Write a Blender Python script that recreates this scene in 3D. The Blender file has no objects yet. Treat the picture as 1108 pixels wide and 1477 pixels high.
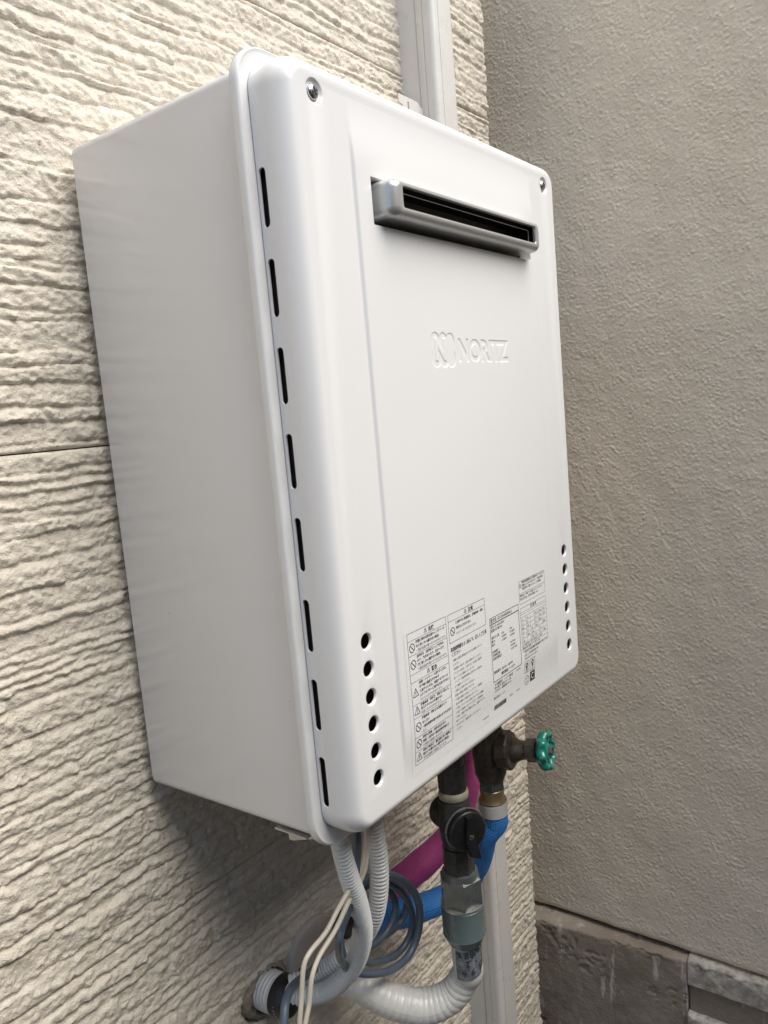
import bpy, bmesh, math, random
import numpy as np
from mathutils import Matrix, Vector
from mathutils.geometry import tessellate_polygon

random.seed(7)
SC = bpy.context.scene
COL = SC.collection

# ------------------------------------------------------------------ camera, light, exposure
# metres; X runs right along the house wall, Y runs into it, Z is up (0 = lens height of the heater's middle)
CAM = Vector((-0.670184, -0.390572, 0.019894))
ROT = Matrix(((0.593797, 0.151252, -0.790271), (-0.799961, 0.005488, -0.600027), (-0.086419, 0.988480, 0.124255)))
FPX = 1127.77
cam = bpy.data.cameras.new('camera')
camo = bpy.data.objects.new('camera', cam)
COL.objects.link(camo)
camo.matrix_world = Matrix.Translation(CAM) @ ROT.to_4x4()
cam.sensor_fit = 'HORIZONTAL'
cam.sensor_width = 36
cam.lens = FPX / 1108 * 36
cam.clip_start = 0.02
cam.clip_end = 200
SC.camera = camo

SUN_EL, SUN_AZ = math.radians(55), math.radians(172)
world = bpy.data.worlds.new('World')
SC.world = world
world.use_nodes = True
wn = world.node_tree
wn.nodes.clear()
sky = wn.nodes.new('ShaderNodeTexSky')
sky.sky_type = 'NISHITA'
sky.sun_disc = False
sky.sun_elevation = SUN_EL
sky.sun_rotation = SUN_AZ
sky.air_density = 1.0
sky.dust_density = 1.2
sky.ozone_density = 2.0
bg = wn.nodes.new('ShaderNodeBackground')
bg.inputs[1].default_value = 0.125
wo = wn.nodes.new('ShaderNodeOutputWorld')
wn.links.new(sky.outputs[0], bg.inputs[0])
wn.links.new(bg.outputs[0], wo.inputs[0])

sun = bpy.data.lights.new('sun', 'SUN')
sun.energy = 3.45
sun.angle = math.radians(52)
sun.color = (1.0, 0.955, 0.875)
suno = bpy.data.objects.new('sun', sun)
COL.objects.link(suno)
sd = Vector((math.sin(SUN_AZ) * math.cos(SUN_EL), math.cos(SUN_AZ) * math.cos(SUN_EL), math.sin(SUN_EL)))
suno.rotation_euler = sd.to_track_quat('Z', 'Y').to_euler()

SC.view_settings.view_transform = 'Standard'
SC.view_settings.look = 'None'
SC.view_settings.gamma = 1
SC.view_settings.use_curve_mapping = False
SC.view_settings.exposure = 0.68
SC.render.engine = 'CYCLES'
SC.cycles.max_bounces = 8
SC.cycles.diffuse_bounces = 5
SC.cycles.use_denoising = True
SC.cycles.denoising_prefilter = 'NONE'


# ------------------------------------------------------------------ helpers
def px(u, v, Y):
    """the point of the plane y = Y measured at this place of the photograph"""
    d = ROT @ Vector(((u - 554) / FPX, -(v - 738.5) / FPX, -1))
    return CAM + d * ((Y - CAM.y) / d.y)


def depth(p):
    return -((ROT.transposed() @ (p - CAM)).z)


def link(o, parent=None):
    COL.objects.link(o)
    if parent is not None:
        o.parent = parent
    return o


def tag(o, label=None, cat=None, group=None, kind=None):
    for k, v in (('label', label), ('category', cat), ('group', group), ('kind', kind)):
        if v:
            o[k] = v
    return o


def thing(name, label, cat, group=None, loc=(0, 0, 0)):
    o = bpy.data.objects.new(name, None)
    o.empty_display_size = 0.02
    o.location = loc
    link(o)
    return tag(o, label, cat, group)


def finish(me, m, smooth=35):
    me.materials.append(m)
    if smooth:
        me.shade_smooth()
        me.set_sharp_from_angle(angle=math.radians(smooth))


def obj(name, bm, m, parent=None, smooth=35, normals=True):
    if normals:
        bmesh.ops.recalc_face_normals(bm, faces=bm.faces)
    me = bpy.data.meshes.new(name)
    bm.to_mesh(me)
    bm.free()
    finish(me, m, smooth)
    return link(bpy.data.objects.new(name, me), parent)


def npmesh(name, V, F, m, parent=None, smooth=0, uv=None):
    """fast mesh from numpy vertices and quads"""
    me = bpy.data.meshes.new(name)
    me.vertices.add(len(V))
    me.vertices.foreach_set('co', np.ascontiguousarray(V, dtype=np.float32).ravel())
    me.loops.add(F.size)
    me.loops.foreach_set('vertex_index', np.ascontiguousarray(F, dtype=np.int32).ravel())
    me.polygons.add(len(F))
    me.polygons.foreach_set('loop_start', np.arange(0, F.size, F.shape[1], dtype=np.int32))
    if uv is not None:
        l = me.uv_layers.new(name='UVMap')
        l.data.foreach_set('uv', np.ascontiguousarray(uv[F.ravel()], dtype=np.float32).ravel())
    me.update(calc_edges=True)
    me.materials.append(m)
    me.shade_smooth()
    if smooth:
        me.set_sharp_from_angle(angle=math.radians(smooth))
    return link(bpy.data.objects.new(name, me), parent)


def gridfaces(nr, nc, closed=False):
    c = nc if closed else nc - 1
    i, j = np.meshgrid(np.arange(nr - 1), np.arange(c), indexing='ij')
    a = i * nc + j
    b = i * nc + (j + 1) % nc
    return np.stack([a, b, b + nc, a + nc], -1).reshape(-1, 4)


def box(bm, x0, x1, y0, y1, z0, z1, bev=0.0, seg=2):
    r = bmesh.ops.create_cube(bm, size=1)
    for v in r['verts']:
        v.co = Vector(((x0 + x1) / 2 + v.co.x * (x1 - x0), (y0 + y1) / 2 + v.co.y * (y1 - y0), (z0 + z1) / 2 + v.co.z * (z1 - z0)))
    if bev:
        es = list({e for v in r['verts'] for e in v.link_edges})
        bmesh.ops.bevel(bm, geom=es, offset=bev, segments=seg, affect='EDGES', profile=0.5)


def frame_of(d):
    d = Vector(d).normalized()
    u = d.cross(Vector((0, 0, 1)))
    if u.length < 1e-3:
        u = Vector((1, 0, 0))
    u.normalize()
    return d, u, d.cross(u).normalized()


def lathe(bm, base, axis, prof, n=32, cap0=True, cap1=True, phase=0.0):
    """profile = (distance along axis, radius)"""
    d, u, w = frame_of(axis)
    base = Vector(base)
    rings = []
    for t, r in prof:
        rings.append([bm.verts.new(base + d * t + (u * math.cos(2 * math.pi * k / n + phase) + w * math.sin(2 * math.pi * k / n + phase)) * r) for k in range(n)])
    for a, b in zip(rings, rings[1:]):
        for k in range(n):
            bm.faces.new((a[k], a[(k + 1) % n], b[(k + 1) % n], b[k]))
    if cap0:
        bm.faces.new(rings[0])
    if cap1:
        bm.faces.new(rings[-1])


def spline(pts, n):
    """Catmull-Rom through pts (x, y, z, r), resampled evenly by length"""
    P = np.array(pts, float)
    P = np.vstack([2 * P[0] - P[1], P, 2 * P[-1] - P[-2]])
    out = []
    for i in range(1, len(P) - 2):
        t = np.linspace(0, 1, 40, endpoint=False)[:, None]
        a, b, c, d = P[i - 1], P[i], P[i + 1], P[i + 2]
        out.append(0.5 * ((2 * b) + (-a + c) * t + (2 * a - 5 * b + 4 * c - d) * t ** 2 + (-a + 3 * b - 3 * c + d) * t ** 3))
    out.append(P[-2][None])
    Q = np.vstack(out)
    s = np.concatenate([[0], np.cumsum(np.linalg.norm(np.diff(Q[:, :3], axis=0), axis=1))])
    if isinstance(n, float):
        n = max(4, int(s[-1] / n))
    ss = np.linspace(0, s[-1], n)
    return np.stack([np.interp(ss, s, Q[:, k]) for k in range(Q.shape[1])], 1), ss


def sweep(name, pts, m, parent=None, step=0.004, sides=20, rad=None, smooth=0):
    """tube along pts (x,y,z,r); rad(s, phi, r) -> radius field; UV = metres along, metres around"""
    Q, s = spline(pts, float(step))
    n = len(Q)
    T = np.gradient(Q[:, :3], axis=0)
    T /= np.linalg.norm(T, axis=1)[:, None]
    U = np.zeros((n, 3))
    u = np.cross(T[0], [0.3, -1, 0.2])
    u /= np.linalg.norm(u)
    for i in range(n):
        u = u - T[i] * (u @ T[i])
        u /= np.linalg.norm(u)
        U[i] = u
    W = np.cross(T, U)
    ph = np.linspace(0, 2 * np.pi, sides + 1)
    r = np.repeat(Q[:, 3:4], sides + 1, 1)
    if rad is not None:
        r = rad(s[:, None], ph[None], r)
    V = Q[:, None, :3] + (U[:, None] * np.cos(ph)[None, :, None] + W[:, None] * np.sin(ph)[None, :, None]) * r[..., None]
    F = gridfaces(n, sides + 1)
    uv = np.stack([np.repeat(s[:, None], sides + 1, 1), np.repeat((ph * Q[:, 3].mean())[None], n, 0)], -1).reshape(-1, 2)
    V = V.reshape(-1, 3)
    c = [V.shape[0], V.shape[0] + 1]
    V = np.vstack([V, Q[0, :3], Q[-1, :3]])
    uv = np.vstack([uv, [0, 0], [s[-1], 0]])
    caps = []
    for k in range(0, sides):
        caps.append((c[0], k + 1, k, c[0]))
    for k in range(0, sides):
        b = (n - 1) * (sides + 1)
        caps.append((c[1], b + k, b + k + 1, c[1]))
    o = npmesh(name, V, F[:, ::-1] if False else F, m, parent, smooth, uv)
    # end discs as a small fan
    bm = bmesh.new()
    bm.from_mesh(o.data)
    bm.verts.ensure_lookup_table()
    for q in caps:
        try:
            bm.faces.new([bm.verts[i] for i in q[:3]])
        except ValueError:
            pass
    bmesh.ops.remove_doubles(bm, verts=bm.verts, dist=1e-6)
    bmesh.ops.recalc_face_normals(bm, faces=bm.faces)
    bm.to_mesh(o.data)
    bm.free()
    o.data.shade_smooth()
    if smooth:
        o.data.set_sharp_from_angle(angle=math.radians(smooth))
    return o


def pp(lst):
    """(u, v, Y, width in photo pixels) -> (x, y, z, radius)"""
    out = []
    for u, v, Y, w in lst:
        p = px(u, v, Y)
        out.append((p.x, p.y, p.z, w * depth(p) / FPX / 2))
    return out


# numpy noise
_tabs = {}


def vnoise(x, y, seed=0):
    if seed not in _tabs:
        _tabs[seed] = np.random.RandomState(seed + 11).rand(256, 256)
    T = _tabs[seed]
    xi = np.floor(x).astype(int)
    yi = np.floor(y).astype(int)
    fx = x - xi
    fy = y - yi
    fx = fx * fx * (3 - 2 * fx)
    fy = fy * fy * (3 - 2 * fy)
    a = T[xi % 256, yi % 256]
    b = T[(xi + 1) % 256, yi % 256]
    c = T[xi % 256, (yi + 1) % 256]
    d = T[(xi + 1) % 256, (yi + 1) % 256]
    return (a * (1 - fx) + b * fx) * (1 - fy) + (c * (1 - fx) + d * fx) * fy


def fbm(x, y, o=4, seed=0, gain=0.5):
    s = 0
    a = 1
    t = 0
    for k in range(o):
        s = s + a * vnoise(x * 2 ** k + 17.3 * k, y * 2 ** k + 9.1 * k, seed + k)
        t += a
        a *= gain
    return s / t


def sstep(a, b, x):
    t = np.clip((x - a) / (b - a), 0, 1)
    return t * t * (3 - 2 * t)


# ------------------------------------------------------------------ materials
def mat(name, col, rough=0.5, metal=0.0, spec=0.5, coat=0.0):
    m = bpy.data.materials.new(name)
    m.use_nodes = True
    b = m.node_tree.nodes['Principled BSDF']
    b.inputs['Base Color'].default_value = (*col, 1)
    b.inputs['Roughness'].default_value = rough
    b.inputs['Metallic'].default_value = metal
    b.inputs['Specular IOR Level'].default_value = spec
    b.inputs['Coat Weight'].default_value = coat
    b.inputs['Coat Roughness'].default_value = 0.08
    return m


def nd(m, t, **kw):
    n = m.node_tree.nodes.new(t)
    for k, v in kw.items():
        setattr(n, k, v)
    return n


def coords(m, kind='Object', scale=(1, 1, 1)):
    tc = nd(m, 'ShaderNodeTexCoord')
    mp = nd(m, 'ShaderNodeMapping')
    mp.inputs['Scale'].default_value = scale
    m.node_tree.links.new(tc.outputs[kind], mp.inputs[0])
    return mp.outputs[0]


def noise(m, vec, scale, detail=4, rough=0.5, dist=0.0):
    n = nd(m, 'ShaderNodeTexNoise')
    n.inputs['Scale'].default_value = scale
    n.inputs['Detail'].default_value = detail
    n.inputs['Roughness'].default_value = rough
    n.inputs['Distortion'].default_value = dist
    m.node_tree.links.new(vec, n.inputs['Vector'])
    return n.outputs['Fac']


def ramp(m, fac, stops):
    r = nd(m, 'ShaderNodeValToRGB')
    el = r.color_ramp.elements
    while len(el) < len(stops):
        el.new(0.5)
    for e, (p, c) in zip(el, stops):
        e.position = p
        e.color = (*c, 1) if len(c) == 3 else c
    m.node_tree.links.new(fac, r.inputs[0])
    return r.outputs[0]


def mixc(m, fac, a, b, mode='MIX'):
    x = nd(m, 'ShaderNodeMix', data_type='RGBA', blend_type=mode)
    L = m.node_tree.links
    for s, v in ((0, fac), (6, a), (7, b)):
        if isinstance(v, (int, float)):
            x.inputs[s].default_value = v
        elif isinstance(v, tuple):
            x.inputs[s].default_value = (*v, 1)
        else:
            L.new(v, x.inputs[s])
    return x.outputs[2]


def bump(m, h, strength=0.3, dist=0.001, prev=None):
    b = nd(m, 'ShaderNodeBump')
    b.inputs['Strength'].default_value = strength
    b.inputs['Distance'].default_value = dist
    m.node_tree.links.new(h, b.inputs['Height'])
    if prev is not None:
        m.node_tree.links.new(prev, b.inputs['Normal'])
    return b.outputs[0]


def plug(m, name, out):
    m.node_tree.links.new(out, m.node_tree.nodes['Principled BSDF'].inputs[name])


def speckled(name, col, var=0.12, scale=60, rough=0.5, metal=0.0, bs=0.15, bscale=400, bd=0.0005, spec=0.5, coat=0.0):
    m = mat(name, col, rough, metal, spec, coat)
    v = coords(m)
    f = noise(m, v, scale, 6, 0.6)
    lo = tuple(c * (1 - var) for c in col)
    hi = tuple(min(1, c * (1 + var)) for c in col)
    plug(m, 'Base Color', ramp(m, f, [(0.3, lo), (0.7, hi)]))
    r = ramp(m, noise(m, v, scale * 1.7, 5), [(0.3, (max(0, rough - 0.08),) * 3), (0.7, (min(1, rough + 0.1),) * 3)])
    plug(m, 'Roughness', r)
    if bs:
        plug(m, 'Normal', bump(m, noise(m, v, bscale, 4), bs, bd))
    return m


M = {}
# enamelled white heater steel: soft satin with a faint orange peel and a little dust
m = mat('white_enamel', (0.7, 0.7, 0.7), 0.26, 0.0, 0.5, 0.0)
v = coords(m)
plug(m, 'Base Color', ramp(m, noise(m, v, 3, 2, 0.5), [(0.2, (0.690, 0.688, 0.680)), (0.8, (0.712, 0.711, 0.704))]))
M['enamel'] = m
# side casing: the same steel, glossier and faintly wavy along its height
m = mat('white_side_steel', (0.70, 0.70, 0.70), 0.27, 0.0, 0.6, 0.2)
v = coords(m, 'Object', (1, 1, 1))
plug(m, 'Base Color', ramp(m, noise(m, v, 4, 2, 0.5), [(0.2, (0.675, 0.672, 0.665)), (0.8, (0.70, 0.698, 0.692))]))
v2 = coords(m, 'Object', (1, 1.2, 5))
plug(m, 'Normal', bump(m, noise(m, v2, 7, 1), 0.05, 0.002))
M['side'] = m
M['print'] = mat('label_print', (0.035, 0.035, 0.045), 0.5)
M['printgrey'] = mat('label_print_grey', (0.13, 0.13, 0.145), 0.5)
M['sheet'] = mat('label_film', (0.708, 0.710, 0.706), 0.26)
M['dark'] = speckled('near_black', (0.018, 0.015, 0.013), rough=0.6)
M['liner'] = mat('shade_brown_liner', (0.13, 0.10, 0.08), 0.6)  # dark brown stands for the shade seen through slots and vents
M['shadeblack'] = mat('shade_black_duct', (0.006, 0.006, 0.006), 0.7)  # near-black colour stands for shade inside the exhaust mouth
M['silver'] = mat('silver_hood', (0.50, 0.50, 0.49), 0.30, 0.55)
M['steel'] = speckled('screw_steel', (0.55, 0.55, 0.56), 0.08, 300, 0.25, 1.0, 0.0)
M['zinc'] = speckled('zinc_bracket', (0.45, 0.44, 0.42), 0.1, 90, 0.4, 0.6, 0.05)

# siding: moulded stone-look board, painted cream
m = mat('siding_paint', (0.6, 0.55, 0.47), 0.72, 0, 0.35)
v = coords(m)
f1 = noise(m, v, 5, 6, 0.6)
f2 = noise(m, v, 130, 5, 0.65)
c = ramp(m, f1, [(0.25, (0.68, 0.60, 0.48)), (0.75, (0.77, 0.695, 0.575))])
c = mixc(m, 0.35, c, ramp(m, f2, [(0.3, (0.50, 0.435, 0.345)), (0.65, (0.82, 0.775, 0.69))]), 'MIX')
# sparse ochre algae specks
c = mixc(m, ramp(m, noise(m, v, 21, 5, 0.7), [(0.70, (0, 0, 0)), (0.78, (0.45,) * 3)]), c, (0.40, 0.29, 0.14))
plug(m, 'Base Color', c)
b1 = bump(m, noise(m, v, 260, 5, 0.72), 1.0, 0.0026)
plug(m, 'Normal', b1)
M['siding'] = m

# rough grey-beige render of the neighbour's wall
m = mat('stucco', (0.58, 0.54, 0.48), 0.8, 0, 0.35)
v = coords(m)
cc = ramp(m, noise(m, v, 3.2, 6, 0.6), [(0.25, (0.70, 0.61, 0.48)), (0.75, (0.79, 0.705, 0.58))])
cc = mixc(m, ramp(m, noise(m, coords(m, 'Object', (1, 1, 0.18)), 26, 5, 0.6), [(0.35, (0, 0, 0)), (0.8, (0.4,) * 3)]), cc, (0.62, 0.545, 0.44))
cc = mixc(m, 0.25, cc, ramp(m, noise(m, v, 260, 3, 0.6), [(0.35, (0.58, 0.50, 0.395)), (0.65, (0.84, 0.79, 0.71))]))
plug(m, 'Base Color', cc)
vo = nd(m, 'ShaderNodeTexVoronoi', feature='SMOOTH_F1')
vo.inputs['Scale'].default_value = 165
m.node_tree.links.new(v, vo.inputs['Vector'])
knob_h = ramp(m, vo.outputs['Distance'], [(0.05, (1, 1, 1)), (0.62, (0, 0, 0))])
thin = ramp(m, noise(m, v, 55, 3, 0.55), [(0.38, (0.25,) * 3), (0.62, (1, 1, 1))])
h1 = mixc(m, 1.0, knob_h, thin, 'MULTIPLY')
h1 = mixc(m, 0.5, h1, noise(m, v, 240, 5, 0.65))
b1 = bump(m, h1, 0.9, 0.0034)
b2 = bump(m, noise(m, coords(m, 'Object', (1, 1.0, 0.25)), 60, 3, 0.5), 0.35, 0.002, b1)
plug(m, 'Normal', b2)
M['stucco'] = m

m = mat('footing_concrete', (0.2, 0.175, 0.145), 0.88, 0, 0.3)
v = coords(m)
c = ramp(m, noise(m, v, 9, 7, 0.65), [(0.25, (0.19, 0.155, 0.12)), (0.55, (0.30, 0.255, 0.205)), (0.8, (0.42, 0.37, 0.31))])
c = mixc(m, ramp(m, noise(m, coords(m, 'Object', (1, 1, 0.22)), 38, 4, 0.6), [(0.60, (0, 0, 0)), (0.68, (0.75,) * 3)]), c, (0.60, 0.57, 0.53))
plug(m, 'Base Color', c)
plug(m, 'Normal', bump(m, noise(m, v, 150, 6, 0.7), 0.9, 0.0026))
M['concrete'] = m
m = mat('pale_mortar', (0.42, 0.39, 0.35), 0.9, 0, 0.3)
v = coords(m)
plug(m, 'Base Color', ramp(m, noise(m, v, 60, 7, 0.7), [(0.3, (0.25, 0.22, 0.18)), (0.7, (0.64, 0.60, 0.54))]))
plug(m, 'Normal', bump(m, noise(m, v, 300, 6, 0.7), 0.9, 0.0015))
M['mortar'] = m
M['ground'] = speckled('ground_gravel', (0.11, 0.10, 0.088), 0.35, 30, 0.9, 0, 0.8, 90, 0.006, 0.3)

M['duct'] = speckled('ivory_pvc', (0.62, 0.60, 0.565), 0.04, 25, 0.32, 0, 0.05, 700, 0.0003)
M['conduit'] = speckled('conduit_plastic', (0.62, 0.63, 0.625), 0.04, 90, 0.4, 0, 0)
M['flex'] = speckled('flex_hose_vinyl', (0.60, 0.59, 0.55), 0.06, 60, 0.33, 0, 0.08)
M['cable'] = speckled('grey_cable_sheath', (0.085, 0.115, 0.15), 0.10, 90, 0.38, 0, 0.05)
M['wire'] = speckled('beige_wire_sheath', (0.50, 0.46, 0.39), 0.07, 90, 0.45, 0, 0.05)
M['blacktape'] = speckled('black_tape', (0.016, 0.015, 0.014), 0.3, 160, 0.4, 0, 0.5, 160, 0.001)
M['iron'] = speckled('black_iron', (0.060, 0.058, 0.055), 0.4, 120, 0.38, 0.3, 0.35, 260, 0.0006)
M['bronze'] = speckled('dark_bronze', (0.085, 0.068, 0.052), 0.45, 110, 0.42, 0.35, 0.35, 260, 0.0006)
M['brass'] = speckled('dull_brass', (0.36, 0.27, 0.15), 0.25, 120, 0.4, 0.6, 0.2)
M['ptfe'] = speckled('sealing_tape', (0.44, 0.39, 0.29), 0.2, 120, 0.6, 0, 0.3)
M['nickel'] = speckled('nut_plating', (0.17, 0.185, 0.18), 0.15, 60, 0.28, 0.55, 0.08)
M['nickelbright'] = speckled('bright_chamfer', (0.5, 0.5, 0.48), 0.1, 60, 0.3, 0.8, 0.05)
M['sleeve'] = speckled('green_grey_sleeve', (0.10, 0.135, 0.135), 0.12, 40, 0.25, 0, 0.04)
M['green'] = speckled('green_enamel', (0.010, 0.18, 0.13), 0.15, 120, 0.28, 0, 0.1, coat=0.4)
M['black'] = speckled('black_plastic', (0.014, 0.014, 0.015), 0.25, 120, 0.32, 0, 0.08)
M['whitepl'] = speckled('white_plastic', (0.62, 0.61, 0.58), 0.06, 90, 0.35)
M['cap'] = speckled('cap_plastic', (0.42, 0.37, 0.32), 0.1, 60, 0.5, 0, 0.12)
M['putty'] = speckled('old_putty', (0.27, 0.225, 0.18), 0.4, 60, 0.85, 0, 0.9, 90, 0.004)


def woven(name, col, dark, pitch, blend=0.55):
    """tape with a woven mesh, pattern laid along the tube's own UV"""
    m = mat(name, col, 0.5, 0, 0.4)
    tc = nd(m, 'ShaderNodeTexCoord')
    sep = nd(m, 'ShaderNodeSeparateXYZ')
    L = m.node_tree.links
    L.new(tc.outputs['UV'], sep.inputs[0])
    outs = []
    for ax, p in (('X', pitch), ('Y', pitch)):
        q = nd(m, 'ShaderNodeMath', operation='MULTIPLY')
        q.inputs[1].default_value = 2 * math.pi / p
        L.new(sep.outputs[ax], q.inputs[0])
        s = nd(m, 'ShaderNodeMath', operation='SINE')
        L.new(q.outputs[0], s.inputs[0])
        outs.append(s.outputs[0])
    mx = nd(m, 'ShaderNodeMath', operation='MAXIMUM')
    L.new(outs[0], mx.inputs[0])
    L.new(outs[1], mx.inputs[1])
    c = ramp(m, mx.outputs[0], [(0.15, dark), (0.75, col)])
    var = ramp(m, noise(m, coords(m), 40, 5, 0.6), [(0.3, tuple(x * 0.75 for x in col)), (0.7, col)])
    plug(m, 'Base Color', mixc(m, blend, var, c))
    plug(m, 'Normal', bump(m, mx.outputs[0], 0.5, 0.0005, bump(m, noise(m, coords(m), 60, 4), 0.5, 0.002)))
    return m


M['blue'] = woven('blue_mesh_tape', (0.055, 0.29, 0.74), (0.015, 0.12, 0.42), 0.0028)
M['pink'] = woven('magenta_mesh_tape', (0.64, 0.10, 0.33), (0.44, 0.06, 0.23), 0.0022, 0.25)

# ------------------------------------------------------------------ ground and walls
LEAN = 0.0165                      # the trim and the wall's end lean by this much per metre
YW = 0.285                         # mean face of the siding
Z_GROUND = -1.50

bm = bmesh.new()
bmesh.ops.create_grid(bm, x_segments=40, y_segments=40, size=30)
for q in bm.verts:
    q.co.z = Z_GROUND + 0.004 * random.random()
tag(obj('ground', bm, M['ground'], smooth=0), kind='structure')

wall = thing('house_wall', 'cream house wall of moulded stone-look siding boards behind the white heater', 'wall')
XEND = 0.6055


def scallop(x, y, seed):
    """conchoidal chips: hollows that meet in sharp crests, 0..1"""
    r = np.random.RandomState(seed)
    jx, jy, off = r.rand(3, 64, 64)
    xi = np.floor(x).astype(int)
    yi = np.floor(y).astype(int)
    out = np.full(x.shape, 9.0)
    for a in (-1, 0, 1):
        for b in (-1, 0, 1):
            i, j = (xi + a) % 64, (yi + b) % 64
            dx = x - (xi + a + jx[i, j])
            dy = y - (yi + b + jy[i, j])
            out = np.minimum(out, dx * dx + dy * dy + 0.9 * off[i, j])
    return np.clip(out / 1.5, 0, 1)


def stone_relief(X, Z, seed):
    """height of the split-stone moulding (metres, outward)"""
    rs = np.random.RandomState(seed)
    wx = X + 0.010 * (fbm(X * 22, Z * 60, 3, seed) - 0.5) + 0.25 * (Z - Z.min())
    wz = Z + 0.013 * (fbm(X * 7 + 3, Z * 9, 3, seed + 5) - 0.5) + 0.0062 * (fbm(X * 45, Z * 70, 3, seed + 9) - 0.5)
    z0, z1 = Z.min() - 0.02, Z.max() + 0.02
    rows = [z0]
    while rows[-1] < z1:
        rows.append(rows[-1] + rs.choice([0.0088, 0.0125, 0.0168, 0.0225, 0.030], p=[.18, .26, .28, .19, .09]) * rs.uniform(0.85, 1.15))
    rows = np.array(rows)
    k = np.clip(np.searchsorted(rows, wz) - 1, 0, len(rows) - 2)
    lo = rows[k]
    hi = rows[k + 1]
    L = rs.uniform(0.07, 0.20, len(rows))
    off = rs.uniform(0, 1, len(rows))
    L = L * 0.85
    sx = wx / L[k] + off[k]
    j = np.floor(sx)
    fx = (sx - j) * L[k]
    rnd = lambda a, s: (np.sin((k * 12.9898 + j * 78.233 + s * 37.719)) * 43758.5453 * a) % 1.0
    r1, r2, r3, r4 = rnd(1, 1), rnd(1, 2), rnd(1, 3), rnd(1, 4)
    H = 0.0017 + 0.0024 * r1
    h = hi - lo
    up = (hi - wz)                 # distance below the upper edge
    dn = (wz - lo)                 # distance above the lower edge
    chip = fbm(X * 55, Z * 90, 4, seed + 21)
    chip2 = fbm(X * 150, Z * 170, 3, seed + 33)
    ramp_w = 0.0018 + 0.0055 * r2 ** 1.5 + 0.0060 * (chip - 0.35)
    ramp_w = np.clip(ramp_w, 0.0012, 0.6 * h)
    top = np.clip(up / ramp_w, 0, 1) ** 1.15
    low_w = 0.0012 + 0.0035 * np.clip(chip2 - 0.4, 0, 1) * 2
    low = sstep(0, 1, dn / low_w)
    side = sstep(0, 1, fx / (0.002 + 0.004 * chip2)) * sstep(0, 1, (L[k] - fx) / (0.003 + 0.008 * chip))
    side = 1 - (1 - side) * (0.3 + 0.6 * (r3 > 0.5))
    qx = X + 0.004 * (chip - 0.5)
    qz = Z + 0.003 * (chip2 - 0.5)
    big = scallop(qx / 0.022 + 7 * r1, qz / 0.0095 + 0.5 * qx / 0.022, seed + 41)
    sml = scallop(qx / 0.0085, qz / 0.0050 + 0.3 * qx / 0.0085, seed + 43)
    grain = fbm(X * 300, Z * 300, 3, seed + 61, 0.7) - 0.5
    rough = 0.0030 * (big - 0.42) + 0.0024 * (sml - 0.45) + 0.0015 * (fbm(X * 26, Z * 60, 3, seed + 51) - 0.5) + 0.0042 * grain
    tilt = 0.0028 * (r4 - 0.5) * (dn / h - 0.5) + 0.0022 * (r2 - 0.5) * (fx / L[k] - 0.5)
    plate = H + rough + tilt
    return 0.0012 * fbm(X * 90, Z * 90, 2, seed + 71) + np.maximum(plate, 0.0003) * top * low * side


def siding_panel(x0, x1, z0, z1, dx, dz, seed, xend=None):
    nx = max(2, int((x1 - x0) / dx))
    nz = max(2, int((z1 - z0) / dz))
    xs = np.linspace(x0, x1, nx)
    zs = np.linspace(z0 + 0.0006, z1 - 0.0006, nz)
    X, Z = np.meshgrid(xs, zs)
    H = stone_relief(X, Z, seed)
    # dent of the service hole, broken open round the conduit sleeve
    d = np.hypot((X + 0.098) / 0.036, (Z + 0.655) / 0.029) + 0.5 * (fbm(X * 40, Z * 40, 3, 91) - 0.5)
    H = H - 0.045 * (1 - sstep(0.85, 1.05, d))
    e = np.minimum(Z - z0, z1 - Z)
    H = H * (0.35 + 0.65 * sstep(0.0005, 0.004, e)) - 0.0006
    XX = X.copy()
    if xend is not None:
        XX = X + sstep(x1 - 0.1, x1, X) * (LEAN * Z)
    Y = YW - H
    V = np.stack([XX, Y, Z], -1)
    # fold the four edges back into the joint
    back = 0.014
    Vt = V[-1:].copy(); Vt[..., 1] = YW + back
    Vb = V[:1].copy(); Vb[..., 1] = YW + back
    V = np.concatenate([Vb, V, Vt], 0)
    Vl = V[:, :1].copy(); Vl[..., 1] = YW + back
    Vr = V[:, -1:].copy(); Vr[..., 1] = YW + back
    V = np.concatenate([Vl, V, Vr], 1)
    nr, nc = V.shape[:2]
    return npmesh('siding_panel', V.reshape(-1, 3), gridfaces(nr, nc), M['siding'], wall)


PZ, P0 = 0.4955, 0.0125
XL = -0.62
siding_panel(XL, XEND, P0, P0 + PZ, 0.0019, 0.0016, 101, XEND)
siding_panel(XL, XEND, P0 - PZ, P0, 0.0019, 0.0016, 202, XEND)
siding_panel(XL, XEND, P0 - 2 * PZ, P0 - PZ, 0.0021, 0.0019, 303, XEND)
siding_panel(XL, XEND, P0 + PZ, P0 + 2 * PZ, 0.0024, 0.0021, 404, XEND)
siding_panel(0.1, XEND, P0 - 3 * PZ + 0.12, P0 - 2 * PZ, 0.0024, 0.0022, 505, XEND)
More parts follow.
